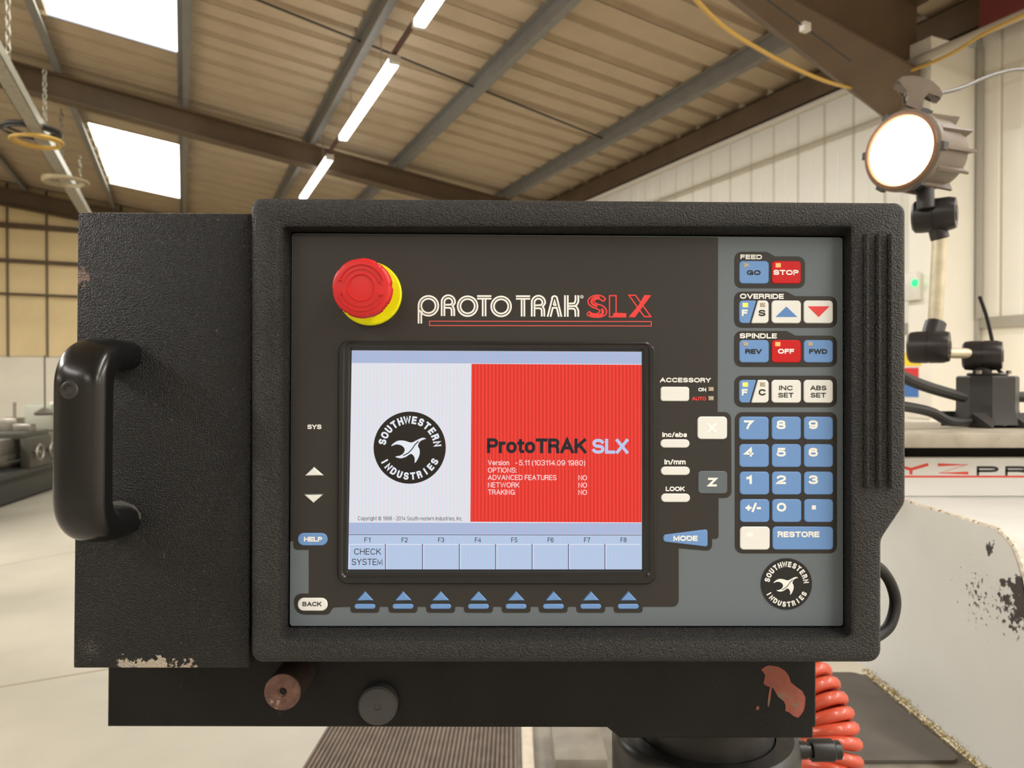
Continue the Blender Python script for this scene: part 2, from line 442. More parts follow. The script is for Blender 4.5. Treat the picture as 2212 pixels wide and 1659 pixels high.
# end wall
bm = bmesh.new(); zE = hit(10, 770, 1, TE).z
box(bm, (WL, TE, 0), (WR, TE + .2, zE))
wf = hobj('wall_far', bm, M_BLOCK, None, 'far end wall, yellowed sheeting in a grid of rails above white blockwork', kind='structure')
colw = hit(102, 600, 1, TE).x - hit(17, 600, 1, TE).x; w0 = hit(17, 600, 1, TE).x
railz = [zE, hit(60, 637, 1, TE).z, hit(60, 566, 1, TE).z, hit(60, 491, 1, TE).z, zr(RIDGE) + .1]
rz2 = [zE]
x = w0 - colw * 7
while x < WR:
    for k in range(4):
        hi_ = railz[k + 1] if k < 3 else max(min(zr(x), zl(x)) if x < RIDGE else zr(x), railz[3] + .3)
        bm = bmesh.new(); box(bm, (x + .02, TE - .02, railz[k] + .01), (min(x + colw, WR) - .02, TE + .02, hi_ - .01))
        hobj('wall_sheet', bm, M_YELSHEET, wf)
    bm = bmesh.new(); box(bm, (x - .02, TE - .05, zE), (x + .02, TE, zr(x) if x > RIDGE else zl(x))); hobj('mullion', bm, mat('dark_mullion', (110, 98, 74), .6), wf)
    x += colw
for k, hh in ((1, .02), (2, .035), (3, .05)):
    bm = bmesh.new(); box(bm, (WL, TE - .12, railz[k] - hh), (WR, TE - .02, railz[k] + hh)); hobj('sheeting_rail', bm, M_BROWN, wf, 'brown horizontal rail')
bm = bmesh.new(); box(bm, (WL, TE + .03, 0), (WR + .2, TE + .2, zr(RIDGE) + .4)); hobj('outer_skin', bm, M_YELSHEET, wf)
for nm, lo, hi, lab in (('wall_left', (WL - .2, TB, 0), (WL, TE, zl(WL) + .2), 'left hall wall out of the picture'), ('wall_back', (WL, TB - .2, 0), (WR, TB, zr(RIDGE) + .3), 'back hall wall behind the viewpoint')):
    bm = bmesh.new(); box(bm, lo, hi); hobj(nm, bm, M_BLOCK, None, lab, kind='structure')
# eaves beam and eaves pipe along the right wall
def trim(n, bm, m, label): return hobj('trim_%d' % n, bm, m, None, label, kind='structure', smooth=35)
eb0 = hit(1400, 331, 0, WR - .1).z; eb1 = hit(1400, 374, 0, WR - .1).z
bm = bmesh.new()
box(bm, (WR - .11, TB, eb1), (WR - .095, TE, eb0)); box(bm, (WR - .11, TB, eb1), (WR - .03, TE, eb1 + .015)); box(bm, (WR - .11, TB, eb0 - .015), (WR - .03, TE, eb0))
trim(1, bm, M_BROWN, 'brown steel eaves channel running along the top of the right wall')
# boxed column, its near corner at x = 2011
tc = hit(2113, 400, 0, WR).y
pc = hit(2011, 400, 1, tc); wc = pc.x
tf = hit(1963, 400, 0, wc).y
ztop = hit(2011, 76, 1, tc).z
WP = wc - .055
zc = hit(1400, 381, 0, WP).z
bm = bmesh.new(); tube(bm, [(WP, TB, zc), (WP, TE, zc)], .03, 12)
trim(2, bm, M_CREAMP, 'cream round pipe running the length of the hall under the eaves, in front of the column')
bm = bmesh.new(); box(bm, (wc, tc, 0), (WR, tf, ztop), .004, 1)
trim(3, bm, M_CREAM, 'cream boxed-in column standing against the right wall behind the lamp')
bm = bmesh.new(); box(bm, (WR - .04, tc - .035, 0.9), (WR - .01, tc - .003, ztop + .1)); box(bm, (WR - .05, tc - .05, wall_z), (WR - .02, tc - .02, ztop))
trim(4, bm, mat('pale_conduit', (176, 172, 164), .4, metal=.3), 'pale vertical conduit beside the boxed column')
# near rafter over the column with its haunch
tn, tfr = tc + .03, tc + .33
nA, nB_, fA, fB = hit(1712, 0, 1, tn), hit(1962, 140, 1, tn), hit(1572, 0, 1, tfr), hit(1903, 250, 1, tfr)
def ext(a, b, k): return a + (b - a) * k
n0, n1, f0, f1_ = ext(nA, nB_, -1.2), ext(nA, nB_, 1.12), ext(fA, fB, -1.0), hit(1967, 299, 1, tfr)
bm = bmesh.new()
A = ring(bm, [n0, n1, f1_, f0]); B = ring(bm, [p + Vector((0, 0, .02)) for p in (n0, n1, f1_, f0)]); bm.faces.new(A); bm.faces.new(B[::-1]); bridge(bm, A, B)
m0, m1 = (n0 + f0) / 2, (n1 + f1_) / 2
for tt_ in (-.006, .006):
    pass
A = ring(bm, [m0 + Vector((0, -.008, .02)), m1 + Vector((0, -.008, .02)), (m1.x, m1.y - .008, zr(m1.x) - .05), (m0.x, m0.y - .008, zr(m0.x) - .05)])
B = ring(bm, [m0 + Vector((0, .008, .02)), m1 + Vector((0, .008, .02)), (m1.x, m1.y + .008, zr(m1.x) - .05), (m0.x, m0.y + .008, zr(m0.x) - .05)])
bm.faces.new(A[::-1]); bm.faces.new(B); bridge(bm, A, B)
for (a_, b_) in ((m0, m1),):
    A = ring(bm, [(a_.x, a_.y - .1, zr(a_.x) - .16), (b_.x, b_.y - .1, zr(b_.x) - .16), (b_.x, b_.y + .1, zr(b_.x) - .16), (a_.x, a_.y + .1, zr(a_.x) - .16)])
    B = ring(bm, [v.co + Vector((0, 0, .02)) for v in A]); bm.faces.new(A); bm.faces.new(B[::-1]); bridge(bm, A, B)
hobj('rafter', bm, M_BROWN, ceiling, 'brown haunched steel rafter nearest the viewpoint')
# the dark red steel at the top right corner
p = hit(2160, 25, 0, WR - .16)
bm = bmesh.new(); box(bm, (WR - .2, p.y - 2.6, p.z - .12), (WR - .14, p.y + .12, p.z + .25)); trim(5, bm, M_RED, 'dark red steel section in the top right corner')
# dark rod with a white junction box on the near rafter
pa = hit(1630, -20, 1, tc - .02); pb = hit(1838, 132, 1, tc - .02); pj = hit(1738, 60, 1, tc - .02)
jr = empty('junction_box', BW(*pj), ANG); OFF[jr] = pj; tag(jr, 'small white junction box on a thin dark conduit under the near brown rafter', 'junction box')
bm = bmesh.new(); box(bm, pj - Vector((.03, .03, .028)), pj + Vector((.03, .02, .03)), .008, 2); obj('box_body', bm, mat('white_plastic', (206, 200, 190), .5), jr)
bm = bmesh.new(); tube(bm, [pa, pb], .006, 6); obj('conduit', bm, mat('dark_rod', (48, 44, 40), .5), jr)

# ------------------------------------------------------------------ things hanging under the roof
def batten(p0, p1, label):
    root = empty('batten_light', BW(*((p0 + p1) / 2)), ANG); c = (p0 + p1) / 2
    OFF[root] = c
    tag(root, label, 'light', 'tube lights on the roof trunking')
    bm = bmesh.new(); box(bm, (c.x - .046, p0.y, c.z - .024), (c.x + .046, p1.y, c.z + .04), .008, 2)
    obj('diffuser', bm, emat('lit_tube', (255, 255, 255), 9.0), root)
    bm = bmesh.new(); box(bm, (c.x - .05, p0.y - .06, c.z - .02), (c.x + .05, p0.y, c.z + .05), .006, 2); obj('end_cap', bm, mat('pale_end_cap', (205, 200, 190), .5), root)
    bm = bmesh.new(); box(bm, (c.x - .05, p1.y, c.z - .02), (c.x + .05, p1.y + .06, c.z + .05), .006, 2); obj('end_cap', bm, MATS['pale_end_cap'], root)
    bm = bmesh.new(); box(bm, (c.x - .03, p0.y, c.z + .036), (c.x + .03, p1.y, c.z + .06)); obj('backplate', bm, MATS['pale_end_cap'], root)
    for f in (.2, .8):
        t = p0.y + (p1.y - p0.y) * f
        bm = bmesh.new(); tube(bm, [(c.x, t, c.z + .06), (c.x, t, zr(c.x) - .01)], .005, 6); obj('hanger', bm, M_GALV, root)
DL = .47
pts = [hitroof(*q, DL) for q in ((905, 52), (857, 138), (737, 298), (718, 345), (648, 428))]
wl = sum(p.x for p in pts) / 5
def lp(p): return Vector((wl, p.y, zr(wl) - DL))
L3 = pts[4].y - pts[3].y
batten(lp(pts[3]), lp(pts[4]), 'bright tube light lowest in the row, just above the pendant')
batten(lp(pts[1]), lp(pts[2]), 'bright tube light second from bottom, longest seen in the row')
e = lp(pts[0]); batten(e - Vector((0, 1.8, 0)), e, 'bright tube light cut off by the top of the picture')
bm = bmesh.new(); box(bm, (wl - .018, TB + 1, zr(wl) - DL + .065), (wl + .018, TE - .5, zr(wl) - DL + .10))
o = hobj('trunking', bm, mat('maroon_trunking', (86, 58, 54), .5)); tag(o, 'thin maroon trunking carrying the tube lights under the roof', 'trunking')

def thing(name, bm, m, label, cat, smooth=35, group=None, base=False):
    o = obj(name, bm, m, None, label, smooth, base=base); return tag(o, None, cat, group)
# hanging galvanised trunking at the left
zS = H + 2.6
s0, s1 = atz(-10, 118, zS), atz(193, 474, zS)
d = (s1 - s0).normalized(); n = Vector((-d.y, d.x, 0))
bm = bmesh.new(); p = s0 - d * .8; q = s1 + d * 1.2
hw, hh = .066, .054
def slab(bm, p, q, n, a, b, c_, d_):
    vs = [ring(bm, [x + n * a + Vector((0, 0, c_)), x + n * b + Vector((0, 0, c_)), x + n * b + Vector((0, 0, d_)), x + n * a + Vector((0, 0, d_))]) for x in (p, q)]
    bridge(bm, vs[0], vs[1]); bm.faces.new(vs[0][::-1]); bm.faces.new(vs[1])
slab(bm, p, q, n, -hw, hw, -hh, -hh + .008); slab(bm, p, q, n, -hw, -hw + .006, -hh, hh); slab(bm, p, q, n, hw - .006, hw, -hh, hh)
slab(bm, p, q, n, hw - .02, hw, hh - .004, hh); slab(bm, p, q, n, -hw, -hw + .02, hh - .004, hh)
thing('hanging_channel', bm, M_GALV, 'galvanised steel channel hanging on chains at the upper left', 'channel', None)
def chain(p, top, label):
    bm = bmesh.new(); nlk = max(3, int((top - p.z) / .066))
    st = (top - p.z) / nlk
    for i in range(nlk):
        c = p + Vector((0, 0, st * (i + .5))); ax = Vector((1, 0, 0)) if i % 2 else Vector((0, 1, 0))
        tube(bm, [c + ax * .02 * cos(a) + Vector((0, 0, (st * .5 + .01) * sin(a))) for a in [2 * pi * k / 8 for k in range(8)]], .007, 4, closed=True)
    return thing('hanging_chain', bm, M_GALV, label, 'chain', 40, 'chains at the upper left', base=True)
def hang(px, ytop, label):
    p = atz(px, 134 + 1.755 * px, zS + hh); q = Matrix.Rotation(-ANG, 3, 'Z') @ p
    chain(p, (at(px, ytop, p.y).z if ytop > 0 else zr(q.x) - .005), label)
hang(18, -1, 'steel chain holding the near end of the hanging channel')
hang(97, 150, 'steel chain above the coil of black cable')
hang(133, 236, 'steel chain above the coil of pale cable')
hang(173, 338, 'steel chain nearest to the lower rooflight')
def coil(px, py, Y, R, m, label, n=4, tilt=.12, r=.014):
    c = at(px, py, Y); bm = bmesh.new(); N = 34
    for j in range(n):
        rr = R * random.uniform(.86, 1.04); dx, dz = random.uniform(-.02, .02), random.uniform(-.03, .03); ph = random.uniform(0, 6)
        tube(bm, [c + Vector((dx + rr * cos(a), rr * sin(a), dz + .05 * sin(a + ph) * tilt * 4 * R)) for a in [2 * pi * i / N for i in range(N)]], r, 6, closed=True)
    return thing('cable_coil', bm, m, label, 'cable', 60, 'coils of cable on the hanging channel')
coil(70, 283, 7.6, .27, mat('black_cable', (40, 36, 32), .5), 'coil of black cable hanging by the galvanised channel')
coil(80, 308, 7.6, .22, M_YCAB, 'coil of yellow cable just under the black coil', 3)
coil(140, 393, 9.1, .24, mat('pale_cable', (168, 152, 120), .5), 'coil of pale cable low on the channel above the steel box', 4)

# cables along the eaves pipe
wq = WP - .03
def yp(px, py): return BW(*hit(px, py, 0, wq))
pts = [at(1480, -25, 3.2), at(1560, 55, 3.6), at(1650, 112, 4.0), at(1745, 160, 4.4), at(1812, 184, 4.7), yp(1856, 190)]
pts += [BW(wq - .06, hit(px, py, 0, wq).y, hit(px, py, 0, wq).z) for px, py in ((1900, 176), (1990, 152), (2070, 118), (2140, 76), (2230, 34))]
bm = bmesh.new(); tube(bm, smooth_path(pts, 6), .0115, 8)
thing('yellow_cable', bm, M_YCAB, 'yellow cable drooping from the roof to the cream eaves pipe', 'cable')
# wall fittings behind the lamp
q = hit(1975, 618, 0, wc - .001)
def wallbox(px, py, wpx, hpx, depth, name, m, label, cat):
    a = hit(px - wpx / 2, py - hpx / 2, 1, tc - .001); b = hit(px + wpx / 2, py + hpx / 2, 1, tc - .001)
    root = empty(name, BW(*((a + b) / 2)), ANG); OFF[root] = (a + b) / 2; tag(root, label, cat)
    bm = bmesh.new(); box(bm, (a.x, tc - depth, b.z), (b.x, tc - .001, a.z), min(depth * .3, .006), 2); obj('body', bm, m, root)
    return root, a, b
# far edge wall (parallel to the column face) carries the socket and the signs: placed on the right wall beyond the column
def wallplate(px0, py0, px1, py1, depth, name, m, label, cat):
    a = hit(px0, py0, 0, wc); b = hit(px1, py1, 0, wc)
    c = (a + b) / 2; root = empty(name, BW(*c), ANG); OFF[root] = c; tag(root, label, cat)
    bm = bmesh.new(); box(bm, (wc - depth, min(a.y, b.y), min(a.z, b.z)), (wc - .0005, max(a.y, b.y), max(a.z, b.z)), min(depth * .3, .006), 2)
    obj('body', bm, m, root); return root
r = wallplate(1925, 597, 1991, 648, .05, 'emergency_light', mat('white_box', (212, 208, 198), .4), 'pale wall box with a green indicator between the pendant and the lamp arm', 'light')
c = hit(1976, 611, 0, wc - .06); bm = bmesh.new(); revolve(bm, [(.0, .012), (.02, .01), (.028, 0)], c, (-1, 0, 0), 16)
obj('indicator', bm, emat('green_led', (40, 235, 120), 2.2), r, 'glowing green indicator')
r = wallplate(1900, 755, 2013, 905, .012, 'sign_board', mat('white_board', (224, 218, 204), .5), 'white notice board with yellow, red and blue safety stickers behind the pendant', 'sign')
for (y0, y1, x1, m, nm, lb) in ((762, 790, 1990, mat('sticker_yellow', (240, 205, 30), .5), 'sticker', 'yellow sticker'), (795, 822, 1984, mat('sticker_red', (205, 50, 52), .5), 'sticker', 'red sticker'), (825, 858, 1984, mat('sticker_blue', (66, 112, 176), .5), 'sticker', 'blue sticker')):
    a = hit(1915, y0, 0, wc - .014); b = hit(x1, y1, 0, wc - .014)
    bm = bmesh.new(); box(bm, (wc - .0145, min(a.y, b.y), min(a.z, b.z)), (wc - .0115, max(a.y, b.y), max(a.z, b.z))); obj(nm, bm, m, r, lb)

# ------------------------------------------------------------------ lathe in the far left background
o0 = atz(58, 1078, 0)
root = empty('background_lathe', (o0.x, o0.y, 0), rad(10.6)); tag(root, 'green metalworking lathe on the far floor behind the black handle', 'lathe')
OFF[root] = Vector((0, 0, 0))
def part(name, m, parent, *boxes, bev=.01, label=None):
    bm = bmesh.new()
    for lo, hi in boxes: box(bm, lo, hi, bev, 2)
    return obj(name, bm, m, parent, label)
part('base_cabinet', M_GREEN, root, ((-.55, -1.9, 0), (0, -.75, .5)), label='dark green cabinet')
part('base_cabinet', M_GREEN, root, ((-.5, .75, 0), (-.05, 1.5, .5)), label='dark green cabinet')
part('chip_tray', mat('dark_tray', (46, 47, 44), .5), root, ((-.68, -1.9, .28), (.06, 1.6, .34)), ((-.68, -.75, .02), (.0, .75, .28)))
part('bed', M_STEEL, root, ((-.45, -1.8, .5), (-.32, 1.5, .66)), ((-.22, -1.8, .5), (-.08, 1.5, .66)), ((-.45, -1.8, .42), (-.08, 1.5, .5)))
part('headstock', mat('pale_machine', (150, 150, 136), .5), root, ((-.55, -1.9, .62), (.02, -.72, 1.0)), bev=.03, label='pale grey headstock')
bm = bmesh.new(); revolve(bm, [(0, 0), (.17, 0), (.19, .02), (.19, .12), (.17, .14), (.05, .14), (.05, .18), (0, .18)], (-.26, -.72, .84), (0, 1, 0), 24); obj('chuck', bm, M_STEEL, root)
part('carriage', mat('dark_carriage', (70, 68, 60), .45), root, ((-.5, -.1, .64), (.04, .45, .72)), ((-.02, -.1, .34), (.08, .4, .66)))
part('tool_post', M_STEEL, root, ((-.34, .1, .72), (-.14, .3, .86)), ((-.16, .05, .72), (.02, .18, .8)))
part('tailstock', mat('pale_machine', (150, 150, 136), .5), root, ((-.42, .9, .66), (-.12, 1.25, .98)), bev=.03)
bm = bmesh.new(); tube(bm, [(-.27 + .12 * cos(a), 1.36, .86 + .12 * sin(a)) for a in [2 * pi * k / 20 for k in range(20)]], .014, 8, closed=True); cyl(bm, (-.27, 1.25, .86), (-.27, 1.38, .86), .03); obj('handwheel', bm, M_STEEL, root)
for y in (-.02, .3):
    bm = bmesh.new(); tube(bm, [(.14, y + .08 * cos(a), .5 + .08 * sin(a)) for a in [2 * pi * k / 16 for k in range(16)]], .012, 6, closed=True); cyl(bm, (.08, y, .5), (.15, y, .5), .02); obj('handwheel', bm, M_STEEL, root)
part('red_panel', mat('orange_red_panel', (205, 92, 66), .5), root, ((-.02, -1.85, .50), (.03, -1.1, .6)), label='orange red panel')
bm = bmesh.new(); cyl(bm, (-.3, .42, .72), (-.3, .42, 1.02), .016); obj('lever', bm, M_STEEL, root)
# thin drop pole over the lathe
pp = at(97, 886, 7.4)
bm = bmesh.new(); tube(bm, [pp, pp + Vector((0, 0, .56))], .008, 8); revolve(bm, [(0, 0), (.09, 0), (.1, .02), (.03, .07), (0, .08)], pp + Vector((0, 0, -.05)), (0, 0, 1), 20)
thing('pendant_drop', bm, mat('dark_drop', (72, 66, 56), .5), 'thin dark drop rod with a round end over the far lathe', 'rod')

# ------------------------------------------------------------------ the lathe body at the right
ZT = H - .6                                            # deck level
XS = .72                                               # side of the grey cover
body = empty('lathe_body', (XS, 1.3, 0)); tag(body, 'light grey chipped lathe casting and deck beside and below the black pendant', 'lathe')
OFF[body] = Vector((XS, 1.3, 0))
prof = [(1.72, ZT), (1.72, H - .16), (1.375, H - .16), (1.372, H - .2255), (1.25, H - .2255)]
prof += [(1.10, H - .2245), (1.075, H - .2262), (1.055, H - .232), (1.038, H - .244), (1.026, H - .262), (1.016, H - .285), (1.005, H - .33), (.99, H - .42), (.985, ZT)]
def extr(bm, prof, x0, x1, chamfer=.012):
    c = Vector((0, sum(p[0] for p in prof) / len(prof), sum(p[1] for p in prof) / len(prof)))
    A = ring(bm, [(x0, c.y + (p[0] - c.y) * .985, c.z + (p[1] - c.z) * .975) for p in prof]); B = ring(bm, [(x0 + chamfer, p[0], p[1]) for p in prof]); D = ring(bm, [(x1, p[0], p[1]) for p in prof])
    bm.faces.new(A); bridge(bm, A, B); bridge(bm, B, D); bm.faces.new(D[::-1])
bm = bmesh.new(); extr(bm, prof, XS, 1.75)
cover = obj('cover', bm, M_MACH, body, 'light grey cover with chipped paint', 30)
cc = OFF[cover]
for (px, py, rd, thr, scl) in ((2226, 1300, .09, .76, 40), (2140, 1185, .055, 1.0, 70), (2110, 1290, .24, 1.07, 130), (2190, 1330, .11, .97, 90)):
    q = ray(px, py); k = (XS - 0) / q.x; w_ = EYE + q * k - cc
    nodes_mask(M_MACH, w_, rd, scl, thr, (58, 54, 52), (1, 1, 1.35 if px > 2220 else 1))
# worn bare edge along the cover's top rim
e = [(XS + .004, p[0] - .002, p[1] - .004) for p in prof[3:12]]
bm = bmesh.new(); tube(bm, smooth_path([(p[0], p[1], p[2] + .002) for p in e], 4), .004, 6)
obj('worn_edge', bm, mat('bare_edge', (214, 204, 186), .5, var=(120, .3), spots=(110, .58, (110, 92, 74))), body, 'worn edge with bare paint layers')
# text panel
YT = 1.36
bm = bmesh.new(); a = at(1920, 988, YT); b = at(2300, 1034, YT)
box(bm, (.60, YT, H - .2252), (1.75, YT + .012, a.z), .002, 1)
pan = obj('nameplate_band', bm, M_WHITEP, body, 'white band with red and black lettering')
bm = bmesh.new(); box(bm, (.60, YT + .012, H - .19), (.73, 1.5, H - .16)); obj('band_bracket', bm, M_WHITEP, body)
# slab
zs1 = at(2000, 935, 1.3).z; zs0 = at(2000, 968, 1.3).z
bm = bmesh.new(); box(bm, (.62, 1.3, zs0), (1.75, 1.62, zs1), .004, 2); slab_o = obj('top_slab', bm, M_MACHTOP, body, 'grimy beige top slab')
bm = bmesh.new(); box(bm, (.64, 1.42, H - .165), (1.74, 1.6, zs0 + .001)); obj('slab_support', bm, mat('painted_shadow_steel', (28, 27, 26), .7), body, 'support under the slab, painted dark for the shadow')  # near-black colour paints the shadow in the gap below the slab
bm = bmesh.new(); box(bm, (-.318, .98, .0), (.72, 1.46, ZT), .006, 2); obj('deck', bm, M_CAST, body, 'grimy cast deck')
# deck details: pale strip, cast blocks and bolts
def dk(px, py, z=ZT): return atz(px, py, z)
a, b = dk(1128, 1659), dk(1143, 1575)
bm = bmesh.new(); box(bm, (a.x, .98, ZT), (b.x + .006, 1.44, ZT + .006), .002, 1); obj('edge_strip', bm, mat('pale_strip', (196, 186, 165), .5, var=(60, .1)), body, 'pale metal edge strip')
a = dk(1197, 1640, ZT + .03); b = dk(1300, 1578, ZT + .03)
bm = bmesh.new(); box(bm, (a.x, a.y, ZT), (b.x, b.y + .03, ZT + .03), .006, 2); obj('cast_block', bm, M_CAST, body)
a = dk(1218, 1672, ZT + .012)
bm = bmesh.new(); box(bm, (a.x, a.y - .03, ZT), (a.x + .09, a.y + .015, ZT + .012), .003, 2); obj('cast_block', bm, M_CAST, body)
for px, py in ((1261, 1652), (1235, 1615)):
    c = dk(px, py, ZT + .012); bm = bmesh.new(); revolve(bm, [(0, 0), (.011, 0), (.011, .012), (.006, .016), (.006, .008), (0, .008)], c, (0, 0, 1), 16); obj('cap_screw', bm, M_BLKOX, body, 'black socket screw')
# lettering on the band
def el(cx, cy, rx, ry, a0, a1, n=None, e=.86):
    n = n or max(4, int(abs(a1 - a0) / 18)); out = []
    for k in range(n + 1):
        a = rad(a0 + (a1 - a0) * k / n); c_, s_ = cos(a), sin(a)
        out.append((cx + rx * math.copysign(abs(c_) ** e, c_), cy + ry * math.copysign(abs(s_) ** e, s_)))
    return out
def make_glyphs():
    g = {}
    g['A'] = (.86, [[(0, 0), (.43, 1), (.86, 0)], [(.15, .33), (.71, .33)]])
    g['B'] = (.7, [[(0, .5), (0, 1), (.42, 1)] + el(.42, .76, .22, .24, 90, -90)[1:] + [(0, .52)], [(0, .52), (.44, .52)] + el(.44, .26, .25, .26, 90, -90)[1:] + [(0, 0), (0, .52)]])
    g['C'] = (.82, [el(.43, .5, .43, .5, 38, 322)])
    g['D'] = (.78, [[(0, 0), (0, 1), (.36, 1)] + el(.36, .5, .42, .5, 90, -90)[1:] + [(0, 0)]])
    g['E'] = (.62, [[(.62, 0), (0, 0), (0, 1), (.62, 1)], [(0, .51), (.57, .51)]])
    g['F'] = (.58, [[(0, 0), (0, 1), (.58, 1)], [(0, .5), (.52, .5)]])
    g['G'] = (.86, [el(.43, .5, .43, .5, 40, 345), [(.5, .44), (.85, .44), (.85, 0)]])
    g['H'] = (.74, [[(0, 0), (0, 1)], [(.74, 0), (.74, 1)], [(0, .51), (.74, .51)]])
    g['I'] = (0, [[(0, 0), (0, 1)]])
    g['J'] = (.5, [[(.5, 1), (.5, .26)] + el(.25, .26, .25, .26, 0, -180)])
    g['K'] = (.74, [[(0, 0), (0, 1)], [(.7, 1), (0, .36)], [(.26, .6), (.74, 0)]])
    g['L'] = (.56, [[(0, 1), (0, 0), (.56, 0)]])
    g['M'] = (.86, [[(0, 0), (0, 1), (.43, .12), (.86, 1), (.86, 0)]])
    g['N'] = (.74, [[(0, 0), (0, 1), (.74, 0), (.74, 1)]])
    g['O'] = (.88, [el(.44, .5, .44, .5, 0, 360, 28) + ['c']])
    g['P'] = (.66, [[(0, 0), (0, 1), (.38, 1)] + el(.38, .735, .27, .265, 90, -90)[1:] + [(0, .47)]])
    g['Q'] = (.88, g['O'][1] + [[(.55, .25), (.86, -.04)]])
    g['R'] = (.7, [[(0, 0), (0, 1), (.4, 1)] + el(.4, .75, .27, .25, 90, -90)[1:] + [(0, .5)], [(.42, .5), (.58, .42), (.65, .28), (.66, 0)]])
    g['S'] = (.74, [el(.37, .75, .34, .25, 22, 270) + el(.37, .25, .37, .25, 90, -158)[1:]])
    g['T'] = (.72, [[(0, 1), (.72, 1)], [(.36, 1), (.36, 0)]])
    g['U'] = (.72, [[(0, 1), (0, .34)] + el(.36, .34, .36, .34, 180, 360)[1:-1] + [(.72, .34), (.72, 1)]])
    g['V'] = (.8, [[(0, 1), (.4, 0), (.8, 1)]])
    g['W'] = (1.2, [[(0, 1), (.3, 0), (.6, 1), (.9, 0), (1.2, 1)]])
    g['X'] = (.76, [[(0, 0), (.76, 1)], [(0, 1), (.76, 0)]])
    g['Y'] = (.76, [[(0, 1), (.38, .45), (.76, 1)], [(.38, .45), (.38, 0)]])
    g['Z'] = (.66, [[(0, 1), (.66, 1), (0, 0), (.66, 0)]])
    g['0'] = (.66, [el(.33, .5, .33, .5, 0, 360, 24) + ['c']])
    g['1'] = (.28, [[(0, .78), (.12, .82), (.28, 1), (.28, 0)]])
    g['2'] = (.64, [el(.32, .7, .32, .3, 165, -25) + [(.5, .44), (.1, .16), (0, 0), (.64, 0)]])
    g['3'] = (.66, [el(.32, .755, .3, .245, 160, -90), el(.32, .26, .34, .26, 90, -162)])
    g['4'] = (.7, [[(.54, 0), (.54, 1), (0, .28), (.7, .28)]])
    g['5'] = (.66, [[(.6, 1), (.12, 1), (.05, .5)] + el(.33, .32, .33, .32, 130, -160)])
    g['6'] = (.66, [el(.33, .31, .33, .31, 0, 360, 20) + ['c'], [(.6, .86)] + el(.36, .62, .36, .38, 75, 180) + [(0, .31)]])
    g['7'] = (.62, [[(0, 1), (.62, 1), (.34, .5), (.22, 0)]])
    g['8'] = (.66, [el(.33, .76, .29, .24, 0, 360, 18) + ['c'], el(.33, .265, .33, .265, 0, 360, 18) + ['c']])
    g['9'] = (.66, [el(.33, .69, .33, .31, 0, 360, 20) + ['c'], [(.06, .14)] + el(.3, .38, .36, .38, 255, 360) + [(.66, .69)]])
    x = .72; h = x / 2
    g['a'] = (.54, [el(.27, .5, .26, .22, 155, 0) + [(.53, .44), (.53, 0)], [(.53, .42), (.24, .40)] + el(.22, .2, .22, .2, 90, 270) + [(.4, .03), (.53, .18)]])
    g['b'] = (.58, [[(0, 1), (0, 0)], el(.29, h, .29, h, 180, -180, 20)])
    g['c'] = (.52, [el(.28, h, .28, h, 40, 320)])
    g['d'] = (.58, [[(.58, 1), (.58, 0)], el(.29, h, .29, h, 0, 360, 20)])
    g['e'] = (.58, [[(0, h), (.57, h)] + el(.29, h, .29, h, 0, 320)])
    g['g'] = (.58, [el(.29, h, .29, h, 0, 360, 20), [(.58, x), (.58, -.02)] + el(.29, -.02, .29, .24, 0, -165)])
    g['h'] = (.54, [[(0, 1), (0, 0)], el(.27, x - .27, .27, .27, 180, 0) + [(.54, 0)]])
    g['i'] = (0, [[(0, 0), (0, x)], [(0, .96), (0, 1)]])
    g['k'] = (.5, [[(0, 1), (0, 0)], [(.46, x), (0, .26)], [(.18, .42), (.5, 0)]])
    g['l'] = (0, [[(0, 0), (0, 1)]])
    g['m'] = (.9, [[(0, x), (0, 0)], el(.225, x - .22, .225, .22, 180, 0) + [(.45, 0)], el(.675, x - .22, .225, .22, 180, 0) + [(.9, 0)]])
    g['n'] = (.54, [[(0, x), (0, 0)], el(.27, x - .27, .27, .27, 180, 0) + [(.54, 0)]])
    g['o'] = (.6, [el(.3, h, .3, h, 0, 360, 20) + ['c']])
    g['p'] = (.58, [[(0, x), (0, -.26)], el(.29, h, .29, h, 180, -180, 20)])
    g['r'] = (.32, [[(0, x), (0, 0)], el(.3, x - .3, .3, .3, 180, 90)])
    g['s'] = (.5, [el(.25, x * .75, .23, x * .25, 22, 270) + el(.25, x * .25, .25, x * .25, 90, -158)[1:]])
    g['t'] = (.32, [[(.14, .94), (.14, .14), (.2, .01), (.32, .01)], [(0, x), (.32, x)]])
    g['u'] = (.54, [[(0, x), (0, .26)] + el(.27, .26, .27, .26, 180, 360)[1:-1] + [(.54, .26)], [(.54, x), (.54, 0)]])
    g['w'] = (.86, [[(0, x), (.2, 0), (.43, x), (.66, 0), (.86, x)]])
    g['v'] = (.54, [[(0, x), (.27, 0), (.54, x)]])
    g['y'] = (.54, [[(0, x), (.29, 0)], [(.54, x), (.24, -.15), (.04, -.25)]])
    g['/'] = (.36, [[(0, -.04), (.36, 1.02)]])
    g['+'] = (.5, [[(0, .42), (.5, .42)], [(.25, .17), (.25, .67)]])
    g['-'] = (.26, [[(0, .38), (.26, .38)]])
    g['.'] = (0, [[(0, 0), (0, .02)]]); g[','] = (0, [[(0, .02), (-.03, -.14)]]); g[':'] = (0, [[(0, 0), (0, .02)], [(0, .62), (0, .64)]])
    g['('] = (.2, [el(.42, .4, .42, .7, 130, 230)]); g[')'] = (.2, [el(-.22, .4, .42, .7, 50, -50)])
    g['*'] = (.5, [[(.25, .5), (.25, 1)], [(.03, .86), (.47, .62)], [(.03, .62), (.47, .86)]])
